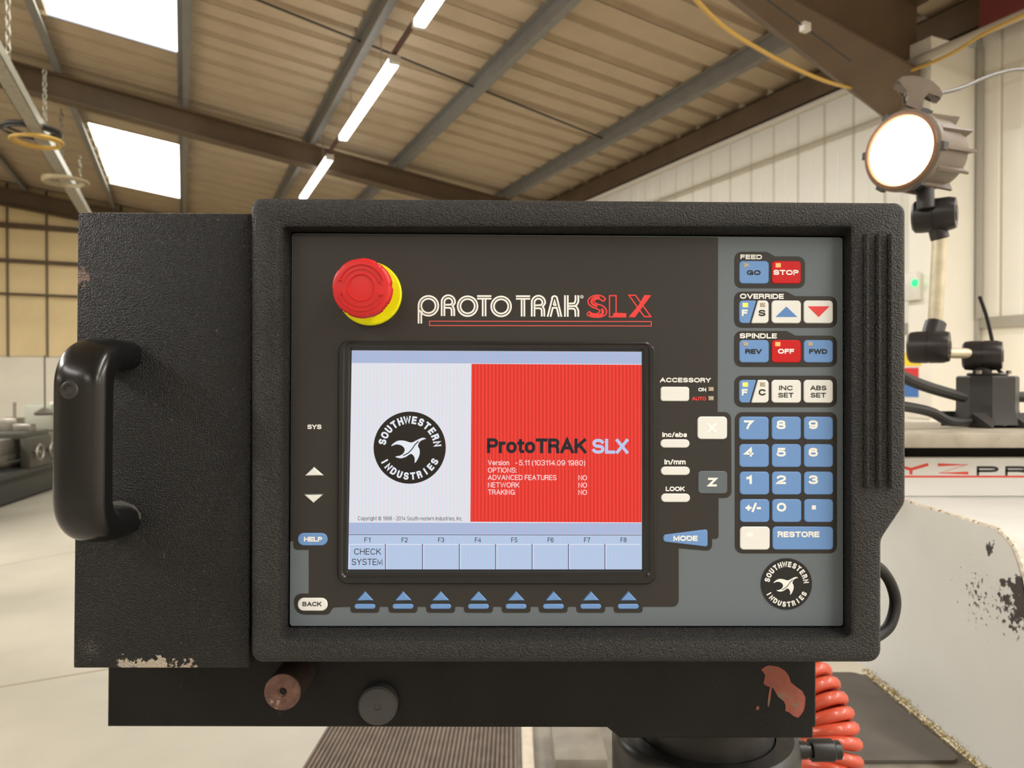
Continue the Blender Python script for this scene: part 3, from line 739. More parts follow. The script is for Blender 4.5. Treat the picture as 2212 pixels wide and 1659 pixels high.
    g['©'] = (.9, [el(.45, .45, .45, .5, 0, 360, 22) + ['c'], el(.45, .45, .2, .25, 45, 315)])
    return g
GLYPH = make_glyphs()
def glyph_lines(s, gap=.30):
    out = []; x = 0
    for ch in s:
        if ch == ' ': x += .42; continue
        w_, st = GLYPH[ch]
        for p in st:
            cl = p[-1] == 'c'; q = p[:-1] if cl else p
            out.append(([Vector((x + a, b)) for a, b in q], cl))
        x += w_ + gap
    return out
def stroke2(bm, P, wd, f, closed=False):
    """a flat ribbon of width wd along the 2-D points P, f maps 2-D to 3-D; square ends"""
    P = [P[0]] + [P[i] for i in range(1, len(P)) if (P[i] - P[i - 1]).length > wd * .02]
    if closed and (P[0] - P[-1]).length < wd * .05: P = P[:-1]
    N = len(P)
    if N < 2: return
    P = list(P); h = wd / 2
    if not closed:
        a = (P[0] - P[1]).normalized() * h; b = (P[-1] - P[-2]).normalized() * h
        P[0] = P[0] + a; P[-1] = P[-1] + b
    L_ = []; R2 = []
    for i in range(N):
        a = P[i - 1] if (i > 0 or closed) else None; b = P[(i + 1) % N] if (i < N - 1 or closed) else None
        p0 = (P[i] - a).normalized() if a is not None else (b - P[i]).normalized(); p1 = (b - P[i]).normalized() if b is not None else p0
        n0 = Vector((-p0.y, p0.x)); n1 = Vector((-p1.y, p1.x)); m_ = n0 + n1
        m_ = m_ / max(m_.dot(m_) / 2, .3)
        L_.append(bm.verts.new(f(P[i] + m_ * h))); R2.append(bm.verts.new(f(P[i] - m_ * h)))
    for i in range(N if closed else N - 1):
        j = (i + 1) % N; bm.faces.new((L_[i], R2[i], R2[j], L_[j]))
def draw_text(bm, s, u0, v0, u1, v1, bold, f):
    ln = glyph_lines(s); pts = [p for q, c in ln for p in q]
    x0 = min(p.x for p in pts); x1 = max(p.x for p in pts); y0 = min(p.y for p in pts); y1 = max(p.y for p in pts)
    cap = (v1 - v0) / max(y1 - y0, .3) if y1 - y0 > .1 else (v1 - v0)
    wd = cap * (.105 + bold * 3.1)
    if y1 - y0 <= .1: wd = v1 - v0
    a0, a1, b0, b1 = u0 + wd / 2, u1 - wd / 2, v0 + wd / 2, v1 - wd / 2
    sx = (a1 - a0) / max(x1 - x0, 1e-6); sy = (b1 - b0) / (y1 - y0) if y1 - y0 > .1 else 0
    for k_, (q, c) in enumerate(ln):
        f_ = lambda v, k=k_: f(v, k % 7 * 1.2e-5)
        stroke2(bm, [Vector((a0 + (p.x - x0) * sx if x1 > x0 else (u0 + u1) / 2, b0 + (p.y - y0) * sy)) for p in q], wd, f_, c)
def wtext(s, px0, py0, px1, py1, Y, m, parent, bold=.03):
    a = at(px0, py1, Y); b = at(px1, py0, Y)
    bm = bmesh.new(); draw_text(bm, s, a.x, a.z, b.x, b.z, bold, lambda v, k=0: (v.x, Y - k, v.y))
    return obj('lettering', bm, m, parent, None, None)
M_RED2 = mat('band_red', (222, 62, 48), .5)
wtext('XYZ', 1835, 1001, 2092, 1025, YT - .0004, M_RED2, pan, .05)
wtext('PROTURN', 2110, 1007, 2560, 1027, YT - .0004, M_INKK, pan, .05)
a = at(1846, 1027.5, YT); b = at(2560, 1031.5, YT); bm = bmesh.new(); box(bm, (.6, YT - .0004, b.z), (1.6, YT + .0001, a.z)); obj('red_line', bm, M_RED2, pan, 'red line under the lettering')
# ribbed rubber mat on the deck at the left, flat mat at the right
bm = bmesh.new(); x0, x1 = -.324, .010; n = 46; y0, y1 = .985, 1.455; prof = []
for i in range(n):
    a = x0 + (x1 - x0) * i / n; st = (x1 - x0) / n
    prof += [(a + st * .06, ZT + .0035), (a + st * .16, ZT + .0065), (a + st * .6, ZT + .0065), (a + st * .7, ZT + .0035)]
rows = []
for j in range(9):
    y = y0 + (y1 - y0) * j / 8
    sh = .018 * ((y - y0) / (y1 - y0)) ** 1.0
    rows.append(ring(bm, [(x + sh * (1 - (x - x0) / (x1 - x0)), y, z) for x, z in prof]))
for j in range(8): bridge(bm, rows[j], rows[j + 1], False)
bot = [ring(bm, [(prof[0][0] + (.018 if k else 0), y, ZT), (prof[-1][0], y, ZT)]) for k, y in enumerate((y0, y1))]
bm.faces.new([bot[0][0], bot[0][1]] + rows[0][::-1]); bm.faces.new([bot[1][1], bot[1][0]] + rows[-1])
bm.faces.new([bot[0][0]] + [r[0] for r in rows] + [bot[1][0]]); bm.faces.new([bot[1][1]] + [r[-1] for r in rows][::-1] + [bot[0][1]])
thing('ribbed_mat', bm, M_MAT, 'ribbed brown rubber mat lying on the deck below the support arm', 'mat', None, base=True)
def fillet(poly, r, n=5):
    """poly of (x, y) or (x, y, radius); returns rounded outline"""
    out = []; N = len(poly)
    for i in range(N):
        p = Vector(poly[i][:2]); rr = poly[i][2] if len(poly[i]) > 2 else r
        a = (Vector(poly[i - 1][:2]) - p); b = (Vector(poly[(i + 1) % N][:2]) - p)
        if rr <= 0: out.append(p); continue
        la, lb = a.length, b.length; a.normalize(); b.normalize()
        ang = a.angle(b)
        if ang > pi - .02: out.append(p); continue
        d = min(rr / math.tan(ang / 2), la * .499, lb * .499); r2 = d * math.tan(ang / 2)
        c = p + (a + b).normalized() * (r2 / sin(ang / 2))
        s = p + a * d - c; e_ = p + b * d - c
        tot = pi - ang; sg = 1 if (s.x * e_.y - s.y * e_.x) > 0 else -1
        for k in range(n + 1):
            th = sg * tot * k / n; out.append(c + Vector((s.x * cos(th) - s.y * sin(th), s.x * sin(th) + s.y * cos(th))))
    return out
a = dk(2068, 1642, ZT + .006); pl = fillet([(.30, a.y), (.70, a.y), (.70, 1.45), (.30, 1.45)], .02)
bm = bmesh.new(); A = ring(bm, [(p.x, p.y, ZT + .001) for p in pl]); B = ring(bm, [(p.x, p.y, ZT + .006) for p in pl]); bm.faces.new(A[::-1]); bm.faces.new(B); bridge(bm, A, B)
thing('deck_mat', bm, M_TRAY, 'flat dark grey mat flecked with swarf on the deck beside the grey cover', 'mat', 30, base=True)
bm = bmesh.new()
for i in range(1500):
    y = random.uniform(1.0, 1.46); c = Vector((XS - abs(random.gauss(0, .006)) - .001, y, ZT + .004 + abs(random.gauss(0, .005))))
    v = [c + Vector([random.uniform(-.0028, .0028) for _ in range(3)]) for _ in range(3)]; bm.faces.new(ring(bm, v))
o = thing('swarf', bm, M_SWARF, 'brassy metal swarf lying along the foot of the grey cover', 'swarf', None); tag(o, kind='stuff')

# ------------------------------------------------------------------ machine lamp on the slab
YL = 1.42
zb = zs1
lp_ = empty('machine_lamp', at(2130, 925, YL)); lp_.location.z = zb
tag(lp_, 'lit jointed machine lamp on a black base on the slab at the right', 'lamp'); OFF[lp_] = lp_.location.copy()
bc = at(2132, 925, YL + .05); bc.z = zb
bm = bmesh.new(); oc = lambda r, z, k=.7: [(bc.x + r * x, bc.y + r * y, z) for x, y in ((-1, -k), (-k, -1), (k, -1), (1, -k), (1, k), (k, 1), (-k, 1), (-1, k))]
zt = at(2132, 812, YL + .0).z
A = ring(bm, oc(.056, zb + .006, .45)); B = ring(bm, oc(.050, zb + .035, .45)); D = ring(bm, oc(.050, zt - .003, .45)); E_ = ring(bm, oc(.047, zt, .45))
for p_, q_ in ((A, B), (B, D), (D, E_)): bridge(bm, p_, q_)
bm.faces.new(A[::-1]); bm.faces.new(E_)
obj('transformer_base', bm, mat('base_black', (40, 38, 37), .45, var=(30, .1)), lp_, None, 25)
for sx, sy in ((-.6, -1), (.75, -1), (-1, .6), (1, .6)):
    bm = bmesh.new(); x, y = bc.x + sx * .055, bc.y + sy * .055
    v = ring(bm, [(x - .026, y - .012 * sy, zb + .03), (x + .026, y - .012 * sy, zb + .03), (x, y + .014 * sy, zb + .001)])
    u = ring(bm, [(x - .026, y - .02 * sy, zb), (x + .026, y - .02 * sy, zb), (x, y - .006 * sy, zb)]); bm.faces.new(v); bm.faces.new(u[::-1]); bridge(bm, v, u)
    obj('foot_lug', bm, M_LAMPBLK, lp_)
tp = at(2130, 812, YL + .03)
bm = bmesh.new(); cyl(bm, (bc.x, bc.y, zt - .001), (bc.x, bc.y, zt + .006), .036, 24, .002); obj('swivel_plate', bm, M_BLKOX, lp_)
for dx in (-.03, .03):
    bm = bmesh.new(); cyl(bm, (bc.x + dx, bc.y - .02, zt + .004), (bc.x + dx, bc.y - .02, zt + .011), .005, 8); obj('plate_screw', bm, M_STEEL, lp_, 'bright screw')
Y2 = YL + .05
def joint(c, r, half, ax, name='joint'):
    bm = bmesh.new(); c = Vector(c); ax = Vector(ax).normalized()
    revolve(bm, [(0, -half), (r * .8, -half), (r * .96, -half * .88), (r, -half * .6), (r, -.0015), (r * .97, -.0015), (r * .97, .0015), (r, .0015), (r, half * .7), (r * .9, half), (r * .5, half), (r * .45, half * 1.06), (0, half * 1.06)], c, ax, 28)
    return bm
# vertical lower joint, horizontal tube, elbow, upright tube, upper joint
def pxr(p, Y): return p * Y / FPX
jax = Vector((.72, -.55, .0))
c1 = at(2122, 768, Y2); bm = joint(c1, pxr(32, Y2), .034, jax); cyl(bm, (c1.x, c1.y, zt), c1, .017, 20); obj('joint', bm, M_LAMPBLK, lp_)
c2 = at(2006, 750, Y2 - .03); bm = joint(c2, pxr(34, Y2), .036, jax); cyl(bm, c2, at(2022, 696, Y2 - .02), .0195, 20, .002); obj('joint', bm, M_LAMPBLK, lp_)
bm = bmesh.new(); cyl(bm, at(2010, 762, Y2 - .02), at(2112, 764, Y2), .0105, 16); obj('lower_tube', bm, M_TUBE, lp_, 'pale nickel tube')
t0 = at(2020, 700, Y2 - .02); t1 = at(2030, 512, Y2 - .02)
bm = bmesh.new(); cyl(bm, t0, t1, pxr(14.5, Y2), 20); obj('upper_tube', bm, M_TUBE, lp_, 'pale nickel tube')
c3 = at(2018, 465, Y2 - .02); bm = joint(c3, pxr(35, Y2), .038, jax); cyl(bm, c3, at(2031, 517, Y2 - .02), pxr(18, Y2), 20, .002)
n0 = at(2000, 452, Y2 - .04); n1 = at(1998, 405, Y2 - .04); cyl(bm, n0, n1, pxr(17, Y2), 20, .002); obj('joint', bm, M_LAMPBLK, lp_)
# head
hd = Vector((.86, .50, .06)).normalized()
hc = at(1944, 326, Y2 - .06); HR = pxr(86, Y2 - .06)
bm = bmesh.new(); revolve(bm, [(HR * .80, .004), (HR * .94, 0), (HR * 1.0, .005), (HR * 1.0, .016), (HR * .93, .02), (HR * .92, .09), (HR * .84, .12), (HR * .5, .135), (0, .138)], hc, hd, 40)
head = obj('lamp_head', bm, M_LAMPGREY, lp_, 'warm grey finned lamp housing')
hx, hy = frame_of(hd)
for k in range(12):
    a = 2 * pi * k / 12 + .13; rd = (hx * cos(a) + hy * sin(a)); tn = hd.cross(rd)
    bm = bmesh.new(); vs = []
    for h, r0, r1, th in ((.019, .9, .99, .005), (.10, .88, 1.03, .0045), (.118, .8, 1.05, .004)):
        p = hc + hd * h; vs.append(ring(bm, [p + rd * HR * r0 - tn * th, p + rd * HR * r0 + tn * th, p + rd * HR * r1 + tn * th * .6, p + rd * HR * r1 - tn * th * .6]))
    bridge(bm, vs[0], vs[1]); bridge(bm, vs[1], vs[2]); bm.faces.new(vs[0][::-1]); bm.faces.new(vs[2]); obj('cooling_fin', bm, M_LAMPGREY, head)
    bm = bmesh.new(); p = hc + hd * .008 + rd * HR * 1.02
    vs = [ring(bm, [p + hd * h - tn * .009 - rd * .006, p + hd * h + tn * .009 - rd * .006, p + hd * h + tn * .007 + rd * .0035, p + hd * h - tn * .007 + rd * .0035]) for h in (-.004, .01)]
    bridge(bm, vs[0], vs[1]); bm.faces.new(vs[0][::-1]); bm.faces.new(vs[1])
    if k % 2 == 0: obj('clip', bm, M_LAMPBLK, head)
    else: bm.free()
bm = bmesh.new(); revolve(bm, [(HR * .82, .004), (HR * .78, -.002), (HR * .5, -.0075), (0, -.010)], hc, hd, 40); obj('lens', bm, emat('lamp_glow', (255, 240, 208), 16), head, 'glowing warm white lens')
bm = bmesh.new(); revolve(bm, [(HR * .81, .002), (HR * .86, -.003), (HR * .93, -.002), (HR * .95, .004)], hc, hd, 40); obj('lens_ring', bm, mat('copper_ring', (128, 92, 66), .45, metal=.3), head, 'coppery ring')
ux = Vector((.93, .05, -.22)).normalized(); un = Vector((.3, .95, .1)).normalized(); uz = ux.cross(un) * -1
if uz.z < 0: uz = -uz
base_ = at(1984, 196, Y2)
bm = bmesh.new(); k = 1 / 1060
for y0, y1, z0, z1, x0, x1 in ((-.030, .030, -.004, .006, -52, 50),):
    prof_ = [(-56, -2), (-50, 12), (-20, 22), (16, 22), (44, 8), (52, -8), (47, -14), (30, -4), (18, -2), (10, -18), (12, -34), (26, -52), (-26, -46), (-16, -30), (-22, -12), (-40, -6)]
    A = ring(bm, [base_ + ux * x * k + uz * z * k - un * .024 for x, z in prof_]); B = ring(bm, [base_ + ux * x * k + uz * z * k + un * .024 for x, z in prof_])
    bm.faces.new(A); bm.faces.new(B[::-1]); bridge(bm, A, B)
bmesh.ops.bevel(bm, geom=list(bm.edges), offset=.0035, segments=2, affect='EDGES')
obj('lamp_bracket', bm, M_LAMPGREY, lp_, 'grey saddle bracket on top of the head')
# cables of the lamp
bm = bmesh.new(); tube(bm, smooth_path([at(2026, 202, Y2), at(2075, 190, Y2 + .1), at(2140, 163, Y2 + .3), at(2200, 150, Y2 + .5), at(2260, 158, Y2 + .7)], 6), .0042, 8)
obj('supply_cable', bm, M_GCAB, lp_, 'thin grey cable')
bm = bmesh.new(); tube(bm, smooth_path([at(1880, 770, 1.25), at(1953, 815, 1.3), at(2010, 838, 1.35), at(2080, 858, YL)], 6), .0105, 10)
obj('power_cable', bm, M_DKRUBBER, lp_, 'thick black cable')
bm = bmesh.new(); tube(bm, smooth_path([at(1880, 870, 1.25), at(1953, 878, 1.33), at(2010, 890, 1.37), at(2052, 910, 1.39), (bc.x - .05, bc.y - .03, zb + .013)], 6), .0095, 10)
obj('power_cable', bm, M_DKRUBBER, lp_, 'thick black cable')
bm = bmesh.new(); tube(bm, smooth_path([at(2116, 640, Y2), at(2130, 680, Y2), at(2142, 730, Y2), at(2152, 790, Y2 - .01), (bc.x + .02, bc.y - .02, zt + .003)], 5), .0036, 6)
obj('cable_tail', bm, M_DKRUBBER, lp_, 'thin stiff black cable end')
bm = bmesh.new(); cyl(bm, (bc.x + .048, bc.y, zb + .06), (bc.x + .085, bc.y, zb + .06), .011, 14); obj('cable_gland', bm, M_LAMPBLK, lp_)

# ------------------------------------------------------------------ the control pendant (frame: u right, y away, v up; n = -y)
MP = Matrix.Translation((.04056167, .52, H - .03806862))
R_ = Matrix.Rotation(0.01365415, 4, 'Z') @ Matrix.Rotation(-0.01907262, 4, 'X') @ Matrix.Rotation(0.00431151, 4, 'Y')
# the plane was solved for a pitched view with the horizon at 815
MP = MP @ R_
MI = MP.inverted(); eL = MI @ EYE; MI3 = MI.to_3x3()
def PP(px, py, n=0.0):
    d = MI3 @ ray(px, py); k = (-n - eL.y) / d.y; p = eL + d * k
    return Vector((p.x, p.z))
def proot(name, u, n, v, label, cat):
    o = bpy.data.objects.new(name, None); C.objects.link(o); o.empty_display_size = .05
    o.matrix_world = MP @ Matrix.Translation((u, -n, v)); OFF[o] = Vector((u, -n, v)); return tag(o, label, cat)
def L3(p, n): return Vector((p[0], -n, p[1]))
def offset_in(poly, d):
    out = []; N = len(poly); A2 = sum(poly[i - 1].x * poly[i].y - poly[i].x * poly[i - 1].y for i in range(N))
    s = 1 if A2 > 0 else -1
    for i in range(N):
        a = poly[i] - poly[i - 1]; b = poly[(i + 1) % N] - poly[i]
        if a.length < 1e-9: a = b
        if b.length < 1e-9: b = a
        na = Vector((-a.y, a.x)).normalized() * s; nb = Vector((-b.y, b.x)).normalized() * s
        m_ = (na + nb)
        m_ = m_ / max(m_.dot(m_) / 2, .5) if m_.length > 1e-6 else na
        out.append(poly[i] + m_ * d)
    return out
def plate(bm, poly, n0, n1, bev=0.0):
    poly = [Vector(p[:2]) for p in poly]
    A2 = sum(poly[i - 1].x * poly[i].y - poly[i].x * poly[i - 1].y for i in range(len(poly)))
    if A2 < 0: poly = poly[::-1]
    a = ring(bm, [L3(p, n0) for p in poly])
    if bev:
        b = ring(bm, [L3(p, n1 - bev) for p in poly]); c = ring(bm, [L3(p, n1) for p in offset_in(poly, bev)])
        bridge(bm, a, b); bridge(bm, b, c); bm.faces.new(c)
    else:
        b = ring(bm, [L3(p, n1) for p in poly]); bridge(bm, a, b); bm.faces.new(b)
PXM = 1 / 3000.0
def ppoly(pts, n=0.0): return [tuple(PP(p[0], p[1], n)) + ((p[2] * PXM,) if len(p) > 2 else ()) for p in pts]
def prect(x0, y0, x1, y1, n=0.0):
    a = PP(x0, y0, n); b = PP(x1, y0, n); c = PP(x1, y1, n); d = PP(x0, y1, n)
    u0, u1, v0, v1 = (a.x + d.x) / 2, (b.x + c.x) / 2, (c.y + d.y) / 2, (a.y + b.y) / 2
    return [(u0, v1), (u1, v1), (u1, v0), (u0, v0)]
root = proot('control_pendant', 0, -.05, PP(1226, 1425, .01).y, 'black control panel pendant with lit screen, keypad and red stop button', 'control panel')

# moulded bezel
NB = .014
def bezel():
    bm = bmesh.new()
    k = 5
    outer = [(546, 430, 22), (1950, 440, 24), (1950, 1085, 36), (1898, 1163, 36), (1898, 1427, 28), (546, 1427, 26)]
    o_ = fillet(ppoly(outer, .008), 0, k)                    # 6 corners x (k+1)
    inner = [(610, 488, 8), (1841, 488, 8), (1841, 1379, 14), (609, 1379, 14)]
    f = fillet(ppoly(inner, NB), 0, k); g = k + 1
    tl, tr, br, bl = f[0:g], f[g:2 * g], f[2 * g:3 * g], f[3 * g:4 * g]
    a = tr[-1]; b = br[0]
    mid = [a.lerp(b, (i + 1) / (2 * g + 1)) for i in range(2 * g)]
    # keep the extra points opposite the chamfer
    inn = tl + tr + mid + br + bl
    pan = fillet(ppoly([(626, 498, 3), (1826, 507, 3), (1827, 1358, 3), (620, 1358, 3)], 0), 0, k)
    a = pan[g:2 * g][-1]; b = pan[2 * g:3 * g][0]
    pan = pan[:2 * g] + [a.lerp(b, (i + 1) / (2 * g + 1)) for i in range(2 * g)] + pan[2 * g:]
    rows = [ring(bm, [L3(p, -.05) for p in o_]), ring(bm, [L3(p, NB - .005) for p in o_]),
            ring(bm, [L3(p, NB - .0023) for p in offset_in(o_, .0007)]), ring(bm, [L3(p, NB - .0006) for p in offset_in(o_, .0024)]), ring(bm, [L3(p, NB) for p in offset_in(o_, .005)]),
            ring(bm, [L3(p, NB) for p in offset_in(inn, -.002)]), ring(bm, [L3(p, NB - .0012) for p in inn]), ring(bm, [L3(p, .0012) for p in pan]), ring(bm, [L3(p, -.002) for p in offset_in(pan, .0008)])]
    for i in range(len(rows) - 1): bridge(bm, rows[i], rows[i + 1])
    bm.faces.new(rows[0][::-1])
    return bm
bez_o = obj('bezel', bezel(), M_BEZEL, root, 'black pebble-grained moulded surround', 40)
for x in (1871, 1897, 1923):
    a = PP(x - 6, 503, NB); b = PP(x + 6, 1054, NB); bm = bmesh.new()
    plate(bm, fillet([(a.x, a.y), (b.x, a.y), (b.x, b.y), (a.x, b.y)], .0019, 4), NB - .001, NB + .0022, .0014); obj('grip_rib', bm, M_BEZEL, bez_o)
bm = bmesh.new(); a = PP(600, 480, -.05); b = PP(1850, 1422, -.05)
zt_ = min(PP(300, 1444, .006).y, PP(1226, 1427, .008).y) - .0006
box(bm, (a.x, .045, zt_ + .0003), (b.x, .085, a.y), .006, 2); obj('rear_housing', bm, M_BLKARM, root)

# face plate: grey overlay with a charcoal field and black key grounds
bm = bmesh.new(); plate(bm, fillet(ppoly([(631, 504), (1820, 513), (1821, 1352), (626, 1352)]), .002, 4), -.003, 0.0); face = obj('faceplate', bm, M_PANEL, root, 'slate grey membrane face')
N1 = .00025
blk = [(632.5, 505, 4), (1551, 513, 0), (1550, 890, 0), (1579, 890, 22), (1580, 1075.5, 22), (1552, 1075.5, 0), (1552, 1164, 12), (1538, 1164, 0), (1538, 1190.5, 12), (1466, 1184, 0), (1466, 1310.5, 14)]
for c in (1357, 1276, 1195, 1115, 1033.5, 952, 870.5, 788.5):
    blk += [(c + 31, 1310.5, 3), (c + 31, 1323.5, 8), (c - 31, 1323.5, 8), (c - 31, 1310.5, 3)]
blk += [(719, 1312, 8), (712, 1327.5, 18), (635.5, 1327.5, 23), (635.5, 1282, 23), (667.5, 1282, 0), (667.5, 1187.5, 0), (634, 1187.5, 22), (634, 1169, 0), (627.5, 1169, 0)]
bm = bmesh.new(); plate(bm, fillet(ppoly(blk), 0, 4), 0, N1); fld = obj('overlay_field', bm, M_PANELBLK, face, 'charcoal printed field', None)
def group_poly(x0, y0, x1, y1, tab=None):
    if tab: p = [(x0, y0, 16), (tab, y0, 6), (tab + 19, y0 + 10, 6), (x1, y0 + 10, 16), (x1, y1, 16), (x0, y1, 16)]
    else: p = [(x0, y0, 16), (x1, y0, 16), (x1, y1, 16), (x0, y1, 16)]
    return fillet(ppoly(p), 0, 5)
for g_ in ((1586.5, 544, 1738.5, 622.5, 1655.5), (1586, 630, 1807.5, 708, 1698.7), (1586, 715, 1807.5, 792.5, 1699), (1586.3, 811.5, 1807.3, 879.5, None), (1587.5, 890.5, 1807.5, 1195.3, None)):
    bm = bmesh.new(); plate(bm, group_poly(*g_), 0, N1); obj('key_ground', bm, M_GROUPBLK, face, 'black printed ground of a key group', None)
def ptext(s, x0, y0, x1, y1, m, parent, n, bold=.03, name='lettering', label=None, res=3):
    r = prect(x0, y0, x1, y1, n); bm = bmesh.new(); draw_text(bm, s, r[0][0], r[2][1], r[1][0], r[0][1], bold, lambda v, k=0: L3(v, n + k))
    return obj(name, bm, m, parent, label, None)
NT = N1 + .00015
NK = .0010
for s, x0, y0, x1, y1, m in (('FEED', 1599.5, 550, 1646, 560, M_INKW), ('OVERRIDE', 1598.5, 634.5, 1693, 645.5, M_INKW), ('SPINDLE', 1598, 720, 1678, 731, M_INKW),
        ('ACCESSORY', 1425.5, 816, 1535.5, 826, M_INKW), ('ON', 1508.5, 837.5, 1525.5, 845.5, M_INKW), ('AUTO', 1494.5, 857, 1525.5, 865, M_INKR), ('inc/abs', 1430.5, 933.5, 1484, 944.5, M_INKW),
        ('in/mm', 1435, 992, 1481, 1003.5, M_INKW), ('LOOK', 1438, 1051, 1479, 1061, M_INKW), ('SYS', 664, 917, 694.5, 927, M_INKW)):
    ptext(s, x0, y0, x1, y1, m, face, NT, .045)
def key(poly, m, label, legend=None, name='key', r=8, n1=NK):
    bm = bmesh.new(); plate(bm, fillet(ppoly(poly) if len(poly[0]) < 3 else ppoly(poly), r * PXM, 5), N1 * .5, n1, .0005)
    o = obj(name, bm, m, root, label, 40); return o
def rkey(x0, y0, x1, y1, m, label, r=8):
    bm = bmesh.new(); plate(bm, fillet(prect(x0, y0, x1, y1), r * PXM, 5), N1 * .5, NK, .0005); return obj('key', bm, m, root, label, 40)
def led(k, cx, cy, lit=None):
    bm = bmesh.new(); plate(bm, prect(cx - 5.5, cy - 4.5, cx + 5.5, cy + 4.5), NK - .0002 if k is not face else 0, NK + .0003, .0003)
    m = {None: mat('clear_led', (182, 172, 150), .3, var=(900, .4)), 'r': emat('red_led', (255, 120, 70), 3.0), 'y': emat('amber_led', (255, 205, 70), 2.4)}[lit]
    return obj('indicator', bm, m, k, {None: 'unlit clear indicator', 'r': 'lit red indicator', 'y': 'lit amber indicator'}[lit])
NL = NK + .00012
def tri(x0, y0, x1, y1, x2, y2, m, parent, n, label):
    bm = bmesh.new(); bm.faces.new(ring(bm, [L3(p, n) for p in ppoly([(x0, y0), (x1, y1), (x2, y2)])])); return obj('arrow', bm, m, parent, label, None)
c0, c1_, c2_ = (1596.3, 1660), (1666, 1729.5), (1735.3, 1798.5)
k = rkey(c0[0], 564, c0[1], 613, M_BLUE, 'blue key marked GO'); led(k, 1610, 573); ptext('GO', 1613.5, 583.5, 1643, 594, M_INKK, k, NL, .05)
k = rkey(c1_[0], 564, c1_[1], 613, M_REDKEY, 'red key marked STOP'); led(k, 1680, 573.5, 'r'); ptext('STOP', 1671, 583, 1725, 594, M_INKW, k, NL, .05)
for (y0, y1, b, nm) in ((649.3, 698.5, 'S', 'override'), (820.7, 870, 'C', 'feed step')):
    k = key([(1596, y0, 8), (1633, y0, 2), (1618.5, y1, 2), (1596, y1, 8)], M_BLUE, 'blue half key marked F'); led(k, 1609, y0 + 10, 'y'); ptext('F', 1602.5, y0 + 19.5, 1615, y0 + 33.5, M_INKW, k, NL, .05)
    k = key([(1636.5, y0, 2), (1659.7, y0, 8), (1659.7, y1, 8), (1622, y1, 2)], M_WHITE, 'ivory half key marked ' + b); led(k, 1646.5, y0 + 9.5); ptext(b, 1639, y0 + 20, 1653.5, y0 + 33.5, M_INKK, k, NL, .04)
k = rkey(c1_[0], 649.3, c1_[1], 698.5, M_WHITE, 'ivory key with a blue up arrow'); tri(1674, 685, 1721, 685, 1697.5, 662.5, M_INKB, k, NL, 'blue up arrow')
k = rkey(c2_[0], 649.3, c2_[1], 698.5, M_WHITE, 'ivory key with a red down arrow'); tri(1743.5, 662, 1767, 685.5, 1790.5, 662, M_INKR, k, NL, 'red down arrow')
k = rkey(c0[0], 734.7, c0[1], 783.3, M_BLUE, 'blue key marked REV'); led(k, 1609, 743.5); ptext('REV', 1610, 754, 1645.5, 764.3, M_INKK, k, NL, .05)
k = rkey(c1_[0], 734.7, c1_[1], 783.3, M_REDKEY, 'red key marked OFF'); led(k, 1679, 743.5, 'r'); ptext('OFF', 1680.5, 753.5, 1715.5, 764, M_INKW, k, NL, .05)
k = rkey(c2_[0], 734.7, c2_[1], 783.3, M_BLUE, 'blue key marked FWD'); led(k, 1748.5, 743.5); ptext('FWD', 1748, 754, 1787, 764.3, M_INKK, k, NL, .05)
k = rkey(c1_[0], 820.7, c1_[1], 870, M_WHITE, 'ivory key marked INC SET'); ptext('INC', 1683, 833, 1712, 843, M_INKK, k, NL, .03); ptext('SET', 1681.5, 848.5, 1714, 858.7, M_INKK, k, NL, .03)
k = rkey(c2_[0], 820.7, c2_[1], 870, M_WHITE, 'ivory key marked ABS SET'); ptext('ABS', 1750.5, 833, 1785, 843, M_INKK, k, NL, .03); ptext('SET', 1751.5, 848.5, 1784, 858.7, M_INKK, k, NL, .03)
for j, row in enumerate(('789', '456', '123', '±0.')):
    y0 = 900 + 59.35 * j
    for i, ch in enumerate(row):
        x0, x1 = ((1596 + j * .6, 1659.7 + j * .5), (1666.2 + j * .3, 1729.3 + j * .3), (1735.6 + j * .2, 1798.6 + j * .1))[i]
        nm = {'±': 'plus minus', '.': 'a point'}.get(ch, ch)
        k = rkey(x0, y0, x1, y0 + 49.5, M_BLUE, 'blue number key marked ' + nm)
        lx = x0 + 11
        if ch == '±': ptext('+/-', x0 + 12.5, y0 + 8, x0 + 46, y0 + 28, M_INKW, k, NL, .05)
        elif ch == '.':
            bm = bmesh.new(); bm.faces.new(ring(bm, [L3(p, NL) for p in prect(x0 + 16, y0 + 13, x0 + 25, y0 + 22)])); obj('lettering', bm, M_INKW, k, None, None)
        elif ch == '1': ptext(ch, lx + 4, y0 + 8.5, lx + 16, y0 + 27, M_INKW, k, NL, .06)
        else: ptext(ch, lx, y0 + 8, lx + 20, y0 + 27, M_INKW, k, NL, .045)
k = rkey(1598, 1137.3, 1662, 1187, M_WHITE, 'ivory key marked with a star'); ptext('*', 1610, 1146, 1628, 1163, M_INKI, k, NL, .0)
k = rkey(1668, 1137.3, 1799, 1187, M_BLUE, 'wide blue key marked RESTORE'); ptext('RESTORE', 1679.5, 1148, 1770, 1160.5, M_INKW, k, NL, .05)
rkey(1426.5, 835.5, 1488.2, 866.5, M_WHITE, 'ivory key under ACCESSORY', 6)
led(face, 1535, 840.5); led(face, 1535, 860.3)
rkey(1426.2, 948.8, 1489, 967, M_WHITE, 'ivory pill key under inc/abs', 9); rkey(1427, 1007.8, 1489.6, 1026, M_WHITE, 'ivory pill key under in/mm', 9); rkey(1427.5, 1066, 1490, 1084.3, M_WHITE, 'ivory pill key under LOOK', 9)
k = rkey(1506.3, 899.7, 1570, 948.5, M_WHITE, 'ivory key marked X'); ptext('X', 1528, 914, 1547.5, 934, M_INKI, k, NL, .05)
